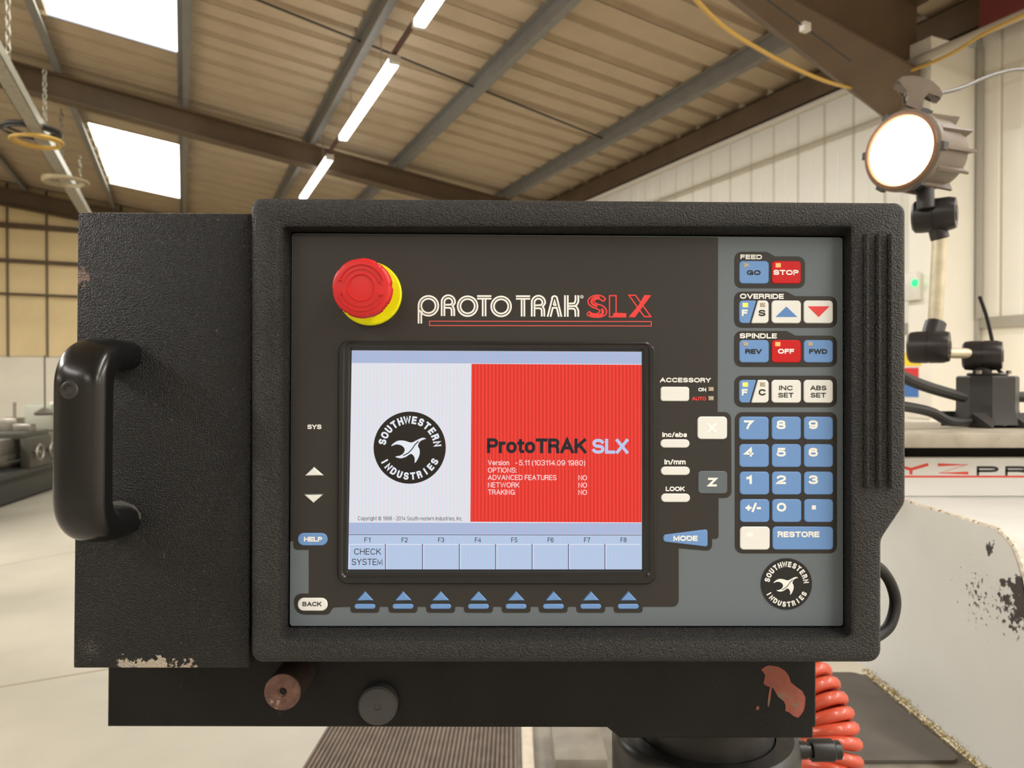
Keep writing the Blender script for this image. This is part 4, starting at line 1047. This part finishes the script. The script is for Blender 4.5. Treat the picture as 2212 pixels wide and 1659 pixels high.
k = rkey(1507.3, 1017.3, 1570.5, 1066, M_GREYKEY, 'grey key marked Z'); ptext('Z', 1529.5, 1032, 1548.5, 1051, M_INKW, k, NL, .05)
k = key([(1432.3, 1155, 6), (1528, 1143, 5), (1528, 1181, 5), (1432.3, 1169.5, 6)], M_BLUE, 'blue wedge key marked MODE'); ptext('MODE', 1454.5, 1157, 1507, 1168.5, M_INKW, k, NL, .05)
k = rkey(643.5, 1151, 708, 1178, M_BLUE, 'blue pill key marked HELP', 13); ptext('HELP', 656.5, 1159.5, 696, 1170, M_INKW, k, NL, .05)
k = rkey(643.5, 1291, 708, 1319, M_WHITE, 'ivory pill key marked BACK', 13); ptext('BACK', 653.5, 1300, 694.5, 1309.5, M_INKK, k, NL, .03)
tri_keys = [(657, 1027.3, 700, 1027.3, 678.5, 1008.5, 'ivory up arrow key'), (656, 1067, 677.5, 1086, 699.3, 1067, 'ivory down arrow key')]
for x0, y0, x1, y1, x2, y2, lb in tri_keys: key([(x0, y0, .5), (x1, y1, .5), (x2, y2, .5)], M_WHITE, lb)
for i, c in enumerate((788.5, 870.6, 952, 1033.4, 1114.6, 1195.2, 1275.8, 1356.8)):
    key([(c - 19, 1297, .5), (c + 19, 1297, .5), (c, 1276.5, .5)], M_BLUE, 'blue arrow over soft key F%d' % (i + 1), name='soft_key_arrow')
    bm = bmesh.new(); plate(bm, fillet(prect(c - 22.5, 1304.2, c + 22.5, 1315), 5.2 * PXM, 5), N1 * .5, NK, .0005); obj('soft_key', bm, M_BLUE, root, 'blue pill soft key F%d' % (i + 1), 40)

# logo lettering: twin-line letters drawn as strokes (coordinates of a 3.95x enlargement at 880,600)
def lg(x, y): return PP(880 + x / 3.95, 600 + y / 3.95)
def stroke(bm, pts, wd, n, closed=False, f=lg):
    P = [f(*p) for p in pts]; N = len(P); h = wd / 3.95 * PXM / 2; L_ = []; R2 = []
    for i in range(N):
        a = P[i - 1] if (i > 0 or closed) else P[i]; b = P[(i + 1) % N] if (i < N - 1 or closed) else P[i]
        p0 = (P[i] - a).normalized() if (P[i] - a).length > 1e-9 else None; p1 = (b - P[i]).normalized() if (b - P[i]).length > 1e-9 else None
        if p0 is None: p0 = p1
        if p1 is None: p1 = p0
        n0 = Vector((-p0.y, p0.x)); n1 = Vector((-p1.y, p1.x)); m_ = n0 + n1
        m_ = m_ / max(m_.dot(m_) / 2, .35)
        L_.append(bm.verts.new(L3(P[i] + m_ * h, n))); R2.append(bm.verts.new(L3(P[i] - m_ * h, n)))
    for i in range(N if closed else N - 1):
        j = (i + 1) % N; bm.faces.new((L_[i], R2[i], R2[j], L_[j]))
def arc(cx, cy, r, a0, a1, n=16, ry=None):
    return [(cx + r * cos(rad(a0 + (a1 - a0) * i / n)), cy - (ry or r) * sin(rad(a0 + (a1 - a0) * i / n))) for i in range(n + 1)]
LOGO_N = NT
def letter(strokes, m=M_INKW, wd=15, name='lettering'):
    bm = bmesh.new()
    for k, (pts, cl) in enumerate(strokes): stroke(bm, pts, wd, LOGO_N + k * 1e-6, cl)
    return obj(name, bm, m, face, None, None)
def O_(cx, cy): return letter([(arc(cx, cy, 84, 0, 360, 40)[:-1], True), (arc(cx, cy, 61, 0, 360, 36)[:-1], True)])
def T_(x0, x1, y, s0_, s1_, yb): return letter([([(x0, y), (x1, y)], False), ([(x0, y + 22), (x1, y + 22)], False), ([(s0_, y + 22), (s0_, yb)], False), ([(s1_, y + 22), (s1_, yb)], False)])
def Rr(dx, dy):
    o = [(293, 327), (293, 207)] + arc(350, 207, 57, 180, -8, 20) + [(398, 228), (386, 243), (396, 258), (400, 275), (400, 327)]
    i = [(316, 327), (316, 209)] + arc(350, 209, 34, 180, -10, 16) + [(372, 230), (316, 232)]
    j = [(316, 257), (362, 257), (374, 264), (378, 278), (378, 327)]
    return letter([([(x + dx, y + dy) for x, y in q], False) for q in (o, i, j)])
letter([(arc(180, 240, 84, -180 + 25, 180, 40), False), (arc(180, 240, 61, 0, 360, 36)[:-1], True), ([(96, 240), (96, 391)], False), ([(119, 391), (119, 291), (130, 300)], False)])
Rr(0, 0); O_(514, 243); T_(595, 717, 157, 643, 667, 329); O_(800, 245); T_(926, 1047, 158, 975, 998, 331); Rr(768, 4)
letter([([(1196, 333), (1236, 176)] + arc(1255, 180, 23, 165, 15, 10) + [(1277, 176), (1314, 333)], False), ([(1221, 333), (1240, 257), (1274, 257), (1292, 333)], False), ([(1246, 234), (1256, 186), (1266, 234), (1246, 234)], False)])
letter([([(1344, 150), (1344, 333)], False), ([(1368, 150), (1368, 333)], False), ([(1434, 150), (1434, 195), (1424, 218), (1376, 222)], False), ([(1458, 150), (1458, 205), (1445, 232), (1430, 241), (1376, 243)], False), ([(1430, 241), (1447, 255), (1458, 280), (1458, 333)], False), ([(1376, 264), (1420, 264), (1432, 280), (1434, 333)], False)])
letter([(arc(1488, 163, 13, 0, 360, 20)[:-1], True)], wd=3.5)
ptext('R', 880 + 1482 / 3.95, 600 + 156 / 3.95, 880 + 1495 / 3.95, 600 + 171 / 3.95, M_INKW, face, LOGO_N, .02)
M_LR = mat('logo_red', (236, 62, 60), .5); M_LR2 = mat('logo_red_line', (220, 88, 84), .5)
bar = [(189, 371), (2080, 374), (2080, 412), (189, 408)]
bm = bmesh.new(); stroke(bm, bar, 8, LOGO_N, True); obj('logo_bar', bm, M_LR2, face, 'outlined red bar', None)
def outline(polys, fills=()):
    bm = bmesh.new()
    for p in polys: stroke(bm, p, 11, LOGO_N, True)
    for p in fills:
        vs = ring(bm, [L3(lg(*q), LOGO_N + 2e-6) for q in p]); bm.faces.new(vs)
    return obj('lettering', bm, M_LR, face, None, None)
outline([[(1724, 153), (1780, 153), (1780, 305), (1862, 308), (1862, 334), (1724, 334)]], [[(1760, 300), (1866, 303), (1866, 338), (1745, 338)]])
outline([[(1890, 150), (1945, 150), (2076, 332), (2020, 332)]], [[(2022, 148), (2080, 150), (1940, 338), (1885, 336), (1968, 240)]])
# S: two red ribbons forming an outlined letter, upper inner edge filled
so = smooth_path([(1690, 178, 0), (1650, 153, 0), (1595, 153, 0), (1548, 180, 0), (1545, 222, 0), (1580, 252, 0), (1625, 268, 0), (1640, 290, 0), (1615, 308, 0), (1575, 305, 0), (1550, 288, 0)], 5)
si = smooth_path([(1690, 178, 0), (1672, 200, 0), (1640, 182, 0), (1610, 182, 0), (1592, 200, 0), (1612, 222, 0), (1665, 240, 0), (1696, 275, 0), (1690, 315, 0), (1640, 336, 0), (1580, 334, 0), (1535, 316, 0), (1550, 288, 0)], 5)
bm = bmesh.new(); stroke(bm, [(p.x, p.y) for p in so], 12, LOGO_N); stroke(bm, [(p.x, p.y) for p in si], 12, LOGO_N + 1e-6)
sf = smooth_path([(1640, 168, 0), (1600, 170, 0), (1572, 195, 0), (1580, 225, 0), (1620, 245, 0)], 5); stroke(bm, [(p.x, p.y) for p in sf], 20, LOGO_N + 2e-6)
sf = smooth_path([(1655, 265, 0), (1668, 290, 0), (1650, 318, 0), (1600, 322, 0), (1555, 308, 0)], 5); stroke(bm, [(p.x, p.y) for p in sf], 22, LOGO_N + 3e-6)
obj('lettering', bm, M_LR, face, None, None)

# round emblem
SW = [(1068, 290), (1040, 283), (1000, 300), (960, 318), (910, 305), (865, 305), (830, 325), (815, 345), (850, 332), (890, 340), (912, 365), (905, 392), (880, 412), (845, 420), (880, 432), (920, 422), (955, 400), (975, 412), (985, 435), (985, 465), (1005, 440), (1020, 400), (1018, 365), (1008, 345), (1014, 322), (1032, 303)]
SWD = [(900, 412), (935, 395), (965, 365), (985, 335), (1012, 308)]
def emblem(cx, cy, r, parent, n, mk, mw, md):
    c = PP(cx, cy, n); R = r * PXM * (.52 / .52)
    R = (PP(cx + r, cy, n) - PP(cx - r, cy, n)).length / 2
    bm = bmesh.new(); plate(bm, [c + Vector((cos(a), sin(a))) * R for a in [2 * pi * k / 64 for k in range(64)]], n - .0001, n); d_ = obj('emblem', bm, mk, parent, 'round black emblem with white lettering', None)
    q = d_ if parent is root else parent
    bm = bmesh.new()
    def chars(s, a0, a1, rr, hgt, flip):
        for i, ch in enumerate(s):
            a = rad(a0 + (a1 - a0) * i / (len(s) - 1)); th = a - pi / 2 if not flip else a + pi / 2
            cen = c + Vector((cos(a), sin(a))) * R * rr; k = hgt * R * .78; wg = GLYPH[ch][0]
            rot = lambda x, y: cen + Vector((x * cos(th) - y * sin(th), x * sin(th) + y * cos(th)))
            for q_, cl in glyph_lines(ch):
                stroke2(bm, [rot((p.x - wg / 2) * k * .82, (p.y - .5) * k) for p in q_], hgt * R * .24, lambda v: L3(v, n + .0001), cl)
    chars('SOUTHWESTERN', 168, 8, .77, .21, False); chars('INDUSTRIES', 209, 331, .79, .20, True)
    obj('lettering', bm, mw, q, None, None)
    f = lambda x, y: c + Vector(((x - 948) / 260, -(y - 355) / 260)) * R
    bm = bmesh.new(); bm.faces.new(ring(bm, [L3(f(*p), n + .0001) for p in [(v.x, v.y) for v in smooth_path([(x, y, 0) for x, y in SW + SW[:1]], 3)[:-1]]]))
    obj('emblem_mark', bm, mw, q, None, None)
    bm = bmesh.new(); P = smooth_path([(x, y, 0) for x, y in SWD], 4)
    stroke(bm, [(p.x, p.y) for p in P], 7 * r / 78 / 3.3 * 3.95, n + .00015, f=f); obj('emblem_line', bm, md, q, None, None)
emblem(1699, 1261.5, 55, root, NT + .0001, M_INKK, M_INKW, M_INKK)

# display: frame, glass and what it shows
bm = bmesh.new()
fo = fillet(ppoly([(731, 737, 22), (1414, 739, 22), (1417, 1262, 22), (729, 1261, 22)], .002), 0, 6)
fi = fillet(ppoly([(753, 751, 4), (1393, 753, 4), (1394, 1236, 4), (748, 1237, 4)], .0015), 0, 6)
f2 = fillet(ppoly([(757, 755, 2), (1389, 757, 2), (1390, 1233, 2), (751, 1233, 2)], .0005), 0, 6)
rows = [ring(bm, [L3(p, 0) for p in fo]), ring(bm, [L3(p, .0024) for p in fo]), ring(bm, [L3(p, .003) for p in offset_in(fo, .0008)]), ring(bm, [L3(p, .003) for p in offset_in(fi, -.0035)]), ring(bm, [L3(p, .0018) for p in offset_in(fi, -.0025)]), ring(bm, [L3(p, .0018) for p in fi]), ring(bm, [L3(p, .0003) for p in f2])]
for i in range(len(rows) - 1): bridge(bm, rows[i], rows[i + 1])
obj('screen_frame', bm, M_FRAME, root, 'satin black raised screen frame', 30)
NS = .0006
SP = 120
bm = bmesh.new(); plate(bm, ppoly([(760, 757), (1386, 760), (1386.5, 1230), (752, 1230)], NS), .0002, NS)
scr = obj('screen', bm, emat('display_white', (222, 222, 232), 1.0, ((229, 216, 230), (214, 229, 232), SP)), root, 'lit colour display', None)
def sq(pts, m, name, label, n=NS + .0001):
    bm = bmesh.new(); bm.faces.new(ring(bm, [L3(p, n) for p in ppoly(pts, n)])[::-1]); return obj(name, bm, m, scr, label, None)
sq([(1018.5, 786), (1386, 788), (1386, 1128.5), (1016, 1127)], emat('display_red', (236, 50, 44), 1.0, ((242, 60, 52), (214, 42, 32), SP)), 'red_field', 'red right half of the display')
E_BAR = emat('display_bar', (170, 180, 212), 1.0, ((178, 178, 216), (160, 186, 214), SP))
E_CELL = emat('display_cell', (180, 194, 224), 1.0, ((186, 192, 226), (172, 202, 226), SP))
E_LINE = emat('display_dark', (74, 82, 110), 1.0); E_LIT = emat('display_light', (226, 230, 244), 1.0)
E_TXT = emat('display_ink', (22, 24, 34), 1.0); E_WTXT = emat('display_text_white', (250, 225, 226), 1.0)
sq([(760, 757.5), (1386, 760.5), (1386, 786.5), (759.5, 784)], E_BAR, 'status_bar', 'blue grey bar')
sq([(754, 1129), (1386, 1130), (1386, 1154), (753.5, 1153.5)], E_BAR, 'status_bar', 'blue grey bar')
sq([(753.5, 1155.5), (1386, 1156.5), (1386.5, 1230), (752, 1230)], E_CELL, 'soft_key_bar', 'pale blue strip of soft key captions')
N2 = NS + .0002
sq([(753.5, 1154), (1386, 1155), (1386, 1156.5), (753.5, 1155.5)], E_LINE, 'divider', 'dark line', N2)
xs = [752.5, 833, 913, 992.5, 1071, 1149.8, 1228.3, 1307, 1386]
for i in range(8):
    a, b = xs[i], xs[i + 1]
    sq([(a + 1.5, 1175), (b - 2, 1175.3), (b - 2, 1176.8), (a + 1.5, 1176.5)], E_LIT, 'cell_edge', 'light cell edge', N2)
    sq([(a + 1.2, 1175), (a + 2.6, 1175), (a + 2.6, 1229), (a + 1.2, 1229)], E_LIT, 'cell_edge', 'light cell edge', N2)
    if i < 7: sq([(b - 1.2, 1175), (b + .6, 1175), (b + .6, 1230), (b - 1.2, 1230)], E_LINE, 'cell_edge', 'dark cell edge', N2)
    cx_ = (793.5, 874, 953, 1032.5, 1111, 1189.5, 1268.3, 1347)[i]
    ptext('F%d' % (i + 1), cx_ - 6.5, 1161, cx_ + 6.5, 1171.5, E_TXT, scr, N2, .005)
ptext('CHECK', 765, 1185, 823, 1198, E_TXT, scr, N2, .004); ptext('SYSTEM', 760, 1207, 826, 1220.5, E_TXT, scr, N2, .004)
ptext('ProtoTRAK', 1052, 947, 1267, 979, E_TXT, scr, N2, .035); ptext('SLX', 1279.5, 948, 1357.5, 980, emat('display_silver', (186, 196, 232), 1.0), scr, N2, .035)
for s, x1, y in (('Version', 1100, 994), ('OPTIONS:', 1116, 1010), ('ADVANCED FEATURES', 1202, 1026), ('NETWORK', 1122, 1042), ('TRAKING', 1112, 1057.5)): ptext(s, 1054, y, x1, y + 11, E_WTXT, scr, N2, .008)
ptext('-', 1113, 999.5, 1117.5, 1001, E_WTXT, scr, N2, .008); ptext('5.11 (103114.09 1980)', 1121, 994, 1264, 1007, E_WTXT, scr, N2, .008)
for y in (1026.5, 1042.5, 1058): ptext('NO', 1249.5, y, 1268, y + 11, E_WTXT, scr, N2, .008)
ptext('Copyright © 1998 - 2014 Southwestern Industries, Inc.', 773, 1115.5, 999, 1126, E_TXT, scr, N2, 0.0, res=2)
emblem(885, 967, 78, scr, N2, mat('display_black', (22, 20, 20), .2), emat('display_emblem', (228, 232, 240), 1.0), E_TXT)

# emergency stop button
c = PP(799, 634.5, .002); Rb = 68.5 * PXM * .997
bm = bmesh.new(); revolve(bm, [(0, .004), (Rb - .001, .004), (Rb, .003), (Rb, 0), (0, 0)], L3(c, 0), (0, -1, 0), 64); 
stop = obj('emergency_stop', bm, M_STOPYEL, root, 'yellow round base of the red stop button')
hn = .034; ch = PP(780.6, 620.7, hn); hr = 65 / 3000 * (.52 - hn) / .52
cs = (c + ch) / 2
bm = bmesh.new(); revolve(bm, [(.012, 0), (.012, .02), (0, .02)], L3(c, .004), (0, -1, 0), 32); obj('stem', bm, M_STOPRED, stop, 'red stem')
def mod(r, h, a):
    if r > hr * .96 and h < -.0005:
        g = (math.degrees(a) % 45) < 16
        return r - (.0006 if g and int(math.degrees(a) / 3.0) % 2 else 0)
    return r
bm = bmesh.new(); revolve(bm, [(0, -.016), (hr * .7, -.016), (hr * .93, -.011), (hr * .985, -.008), (hr, -.006), (hr, -.002), (hr * .985, -.0008), (hr * .95, 0), (hr * .86, .0006), (hr * .47, .0009), (hr * .455, .0016), (hr * .43, .0016), (hr * .415, .0006), (hr * .2, .0009), (0, .0010)], L3(ch, hn - .001), (0, -1, 0), 120, mod)
bmesh.ops.recalc_face_normals(bm, faces=bm.faces)
head = obj('stop_head', bm, M_STOPRED, stop, 'red mushroom head with a raised ring', 40)
for base_a in (0, 180):
    bm = bmesh.new(); r0, r1 = hr * .60, hr * .79
    seg = [r for r in range(0, 19)]
    pin = [ch + Vector((cos(rad(base_a + 165 - k * 8)), sin(rad(base_a + 165 - k * 8)))) * r0 for k in seg]; pout = [ch + Vector((cos(rad(base_a + 165 - k * 8)), sin(rad(base_a + 165 - k * 8)))) * r1 for k in seg]
    tip = ch + Vector((cos(rad(base_a + 8)), sin(rad(base_a + 8)))) * (r0 + r1) / 2
    tail = ch + Vector((cos(rad(base_a + 160)), sin(rad(base_a + 160)))) * (r0 + r1) / 2
    loop = pout + [tip] + pin[::-1] + [tail]
    loop = loop[::-1] if False else loop
    a = ring(bm, [L3(p, hn - .0008) for p in loop]); b = ring(bm, [L3(p, hn + .0005) for p in loop])
    ins = offset_in(loop, .0007); c_ = ring(bm, [L3(p, hn + .0005) for p in ins]); d_ = ring(bm, [L3(p, hn - .0008) for p in ins])
    bridge(bm, a, b); bridge(bm, b, c_); bridge(bm, c_, d_)
    obj('direction_arrow', bm, M_STOPRED, head, 'moulded turn arrow', 30)

# ------------------------------------------------------------------ steel box at the left with its grab handle
NBX = .006
a = PP(167.5, 458, NBX); b = PP(538.5, 1443.5, NBX)
boxr = proot('steel_box', (a.x + b.x) / 2, NBX - .06, b.y, 'tall black textured steel box with a grab handle, left of the control pendant', 'box')
bm = bmesh.new(); box(bm, (a.x, -NBX, b.y), (b.x, .112, a.y), .0014, 2); bo = obj('box_body', bm, M_BLKSTEEL, boxr)
oc_ = OFF[bo]
for (px, py, rd, thr, scl, col) in ((320, 1446, .026, .80, 160, (196, 184, 168)), (270, 1440, .016, .88, 200, (190, 180, 170)), (400, 1446, .02, .86, 200, (186, 172, 156)), (195, 1400, .045, 1.03, 900, (92, 88, 84)), (178, 600, .02, .93, 330, (120, 96, 84))):
    q = PP(px, py, NBX); nodes_mask(M_BLKSTEEL, (q.x - oc_.x, -NBX - oc_.y, q.y - oc_.z), rd, scl, thr, col, (1, 1, 1.0) if px != 320 else (.6, 1, 1.6))
hc_ = PP(251, 946, NBX).x; vt = PP(250, 735, NBX).y; vb = PP(250, 1157, NBX).y
HA, HB, HN = .0172, .0108, .046
vt -= HB; vb += HB
fr = .022
pth = [(vt, NBX - .001)] + [(vt, NBX + (HN - fr) * k / 3) for k in range(1, 4)] + [(vt - fr + fr * cos(t), HN - fr + NBX * 0 + fr * sin(t)) for t in [pi / 2 * k / 10 for k in range(1, 11)]]
pth = [(vt, NBX - .001), (vt, NBX + .01)] + [(vt - fr + fr * cos(pi / 2 * k / 12), HN - fr + fr * sin(pi / 2 * k / 12)) for k in range(0, 13)]
pth += [(vt - fr + (vb - vt + 2 * fr) * k / 6, HN) for k in range(1, 6)]
pth += [(vb + fr - fr * sin(pi / 2 * k / 12), HN - fr + fr * cos(pi / 2 * k / 12)) for k in range(0, 13)] + [(vb, NBX + .01), (vb, NBX - .001)]
bm = bmesh.new(); prev = None; first = None
for i, (v, n) in enumerate(pth):
    a_ = pth[max(i - 1, 0)]; b_ = pth[min(i + 1, len(pth) - 1)]; d = Vector((b_[0] - a_[0], b_[1] - a_[1])).normalized(); nv = Vector((d.y, -d.x))
    cs_ = []
    for k in range(32):
        t = 2 * pi * k / 32; cc_, ss_ = cos(t), sin(t); ex = .72
        x = math.copysign(abs(cc_) ** ex, cc_) * HA; y = math.copysign(abs(ss_) ** ex, ss_) * HB
        cs_.append(L3((hc_ + x, v + nv.x * y), n + nv.y * y))
    cur = ring(bm, cs_)
    if prev: bridge(bm, prev, cur)
    else: first = cur
    prev = cur
bm.faces.new(first[::-1]); bm.faces.new(prev)
hdl = obj('grab_handle', bm, M_GLOSSBLK, boxr, 'glossy black bridge handle', 50)
q = PP(150, 843, HN + HB); bm = bmesh.new(); revolve(bm, [(.0058, -.002), (.0058, .0006), (.0052, .0011), (.0036, .0011), (.0033, .0004), (0, .0004)], L3((q.x, q.y), HN + HB - .0004), (0, -1, 0), 28); obj('screw_cap', bm, mat('worn_cap', (44, 42, 40), .5, var=(300, .5)), hdl, 'worn round screw cap')
bm = bmesh.new(); q = [(230, 1085), (262, 1081), (290, 1092), (304, 1110), (304, 1122), (290, 1112), (262, 1106), (232, 1118)]
plate(bm, [tuple(PP(x, y, NBX)) for x, y in q], NBX - .0005, NBX + .0006); obj('bare_patch', bm, mat('bare_grey', (112, 110, 108), .5, metal=.3, var=(200, .2)), hdl, 'bare grey rim where the handle meets the box')

# ------------------------------------------------------------------ support arm under the pendant
NA = -.06
def pa_(x, y): return PP(x, y, NA)
p0 = pa_(231.5, 1570); p1 = pa_(1763, 1571); p2 = pa_(1757, 1595); p3 = pa_(1340, 1595); p4 = pa_(1312, 1572)
arm = proot('support_arm', (p0.x + p1.x) / 2, NA - .06, p2.y, 'black painted steel arm carrying the pendant, with a red paint chip', 'arm')
bm = bmesh.new(); plate(bm, [(p0.x, zt_), (p0.x, p0.y), (p4.x, p4.y), (p3.x, p3.y), (p2.x, p2.y), (p2.x, p1.y), (p1.x, p1.y), (p1.x, zt_)], NA - .13, NA, .0012); bm_bot = None
armb = obj('arm_body', bm, M_BLKARM, arm, None, 25)
ch_ = [(1505, 265), (1528, 248), (1550, 240), (1585, 244), (1610, 250), (1645, 272), (1668, 300), (1680, 340), (1705, 362), (1750, 395), (1768, 430), (1766, 475), (1758, 510), (1742, 535), (1725, 553), (1700, 545), (1668, 520), (1648, 512), (1650, 480), (1640, 455), (1605, 428), (1578, 380), (1568, 372), (1558, 450), (1548, 490), (1542, 480), (1547, 420), (1556, 370), (1530, 360), (1518, 348), (1528, 300)]
bm = bmesh.new(); plate(bm, [tuple(pa_(1100 + x / 2.765, 1350 + y / 2.765)) for x, y in ch_], NA - .001, NA + .0004); obj('paint_chip', bm, M_CHIP, armb, 'patch of exposed red primer', None)
bm = bmesh.new(); plate(bm, [tuple(pa_(1100 + x / 2.765, 1350 + y / 2.765)) for x, y in ((1472, 505), (1478, 486), (1492, 484), (1490, 505))], NA - .001, NA + .0004); obj('paint_chip', bm, M_CHIP, armb, 'fleck of exposed red primer', None)
nk = -.018; q = PP(610, 1495, nk); rk = 39.5 / FPX * (.52 - nk)
bm = bmesh.new(); revolve(bm, [(0, NA + .018 + .02), (0, .0), (0, 0)], L3(q, nk), (0, -1, 0), 4) if False else None
revolve(bm, [(rk, nk * 0 - (nk - NA) - .002), (rk, -.0006), (rk - .0006, 0), (rk * .3, 0), (rk * .18, -.004), (rk * .16, -.008), (0, -.008)], L3(q, nk), (0, -1, 0), 48)
st_ = obj('stud', bm, mat('stud_painted_shade', (48, 36, 32), .6, var=(60, .3)), arm, 'round stud, its side shade painted dark')  # shade on the stud's side is put into this dark colour
bm = bmesh.new(); revolve(bm, [(rk * .985, -.0004), (rk * .97, .0004), (rk * .27, .0004), (rk * .17, -.0018)], L3(q, nk), (0, -1, 0), 48); obj('stud_face', bm, M_RUST, st_, 'rusty end face with a centre hole')
bm = bmesh.new(); revolve(bm, [(rk * .175, -.0017), (rk * .15, -.003), (0, -.004)], L3(q, nk), (0, -1, 0), 20); obj('hole_shade_disc', bm, M_DKRUBBER, st_, 'dark disc standing in for the shade of the centre hole')  # dark disc paints the shade inside the stud's hole
nk = -.051; q = PP(815, 1527, nk); rk = 42 / FPX * (.52 - nk)
bm = bmesh.new(); revolve(bm, [(rk, -(nk - NA) - .002), (rk, -.0018), (rk - .0015, 0), (rk * .2, 0), (rk * .16, -.001), (0, -.0012)], L3(q, nk), (0, -1, 0), 48); obj('rubber_buffer', bm, M_RUBBER, arm, 'grey round rubber buffer')
for px, py in ((231, 1553), (1763, 1558)):
    q = PP(px, py, NA - .01); bm = bmesh.new(); s_ = -1 if px < 1000 else 1
    revolve(bm, [(.0045, 0), (.004, .0014), (0, .002)], (p0.x if s_ < 0 else p1.x, -NA + .012, q.y), (s_, 0, 0), 14); obj('rivet', bm, M_BLKARM, arm)
# swivel post
YP = .68
pt = at(1520, 1650, YP - .063); zc_ = pt.z
ax = (at(1520, 1600, YP)).x
post = empty('swivel_post', (ax, YP, ZT + .001)); OFF[post] = post.location.copy(); tag(post, 'round oily black swivel post under the support arm', 'post')
ztp = (MP @ Vector(((p2.x + p3.x) / 2, .06 + .06, p2.y))).z
bm = bmesh.new(); revolve(bm, [(0, zc_ - .03), (.063, zc_ - .03), (.063, zc_ + .002), (.061, zc_ + .012), (.061, ztp + .0004), (0, ztp + .0004)], (ax, YP, 0), (0, 0, 1), 56); obj('turntable', bm, M_BLKOX, post)
bm = bmesh.new(); revolve(bm, [(.0645, zc_ - .03), (.0645, zc_), (.080, zc_ + .001), (.084, zc_ - .002), (.086, zc_ - .008), (.086, zc_ - .08), (.075, zc_ - .1), (.06, zc_ - .1)], (ax, YP, 0), (0, 0, 1), 64); obj('collar', bm, M_BLKOX, post, 'heavy black collar')
bm = bmesh.new(); revolve(bm, [(0, ZT + .001), (.11, ZT + .001), (.11, ZT + .016), (.06, ZT + .03), (.06, zc_ - .03), (0, zc_ - .03)], (ax, YP, 0), (0, 0, 1), 48)
obj('pedestal', bm, M_BLKOX, post)
bz = at(1720, 1620, YP); 
bm = bmesh.new(); revolve(bm, [(0, 0), (.008, 0), (.008, .012), (.0068, .012), (.0068, .017), (.0098, .017), (.0102, .019), (.0102, .037), (.0085, .039), (.0085, .044), (.006, .046), (0, .046)], (ax + .084, YP, bz.z), (1, 0, 0), 32); obj('clamp_knob', bm, M_BLKOX, post, 'black clamp knob')
# deck extends under the post
bm = bmesh.new(); box(bm, (.02, .52, 0), (.72, .981, ZT), .006, 2); obj('deck_front', bm, M_CAST, body)
# coiled orange hose behind the arm
pc_ = smooth_path([at(1700, 1420, .93), at(1742, 1470, .9), at(1778, 1540, .87), at(1796, 1610, .85), at(1790, 1690, .83), at(1770, 1770, .80)], 40)
bm = bmesh.new(); hl = []; Rc, turns = .027, 13
N = len(pc_); x = None; sub = 4
dense = []
for i in range(N - 1):
    for k in range(sub): dense.append(pc_[i].lerp(pc_[i + 1], k / sub))
for i, p in enumerate(dense):
    d = (dense[min(i + 1, len(dense) - 1)] - dense[max(i - 1, 0)]).normalized()
    if x is None: x, y = frame_of(d)
    x = (x - d * x.dot(d)).normalized(); y = d.cross(x); a = 2 * pi * turns * i / len(dense)
    hl.append(p + (x * cos(a) + y * sin(a)) * Rc)
tube(bm, hl, .0078, 10)
thing('coiled_hose', bm, M_ORANGE, 'orange coiled air hose hanging behind the right end of the support arm', 'hose', 60)
bm = bmesh.new(); tube(bm, smooth_path([at(1880, 1215, .56), at(1905, 1232, .57), at(1926, 1265, .575), at(1934, 1305, .575), at(1922, 1350, .57), at(1895, 1374, .565), at(1860, 1385, .555)], 6), .0044, 12)
thing('cable_loop', bm, M_DKRUBBER, 'black cable loop sticking out behind the right edge of the pendant', 'cable', 60)
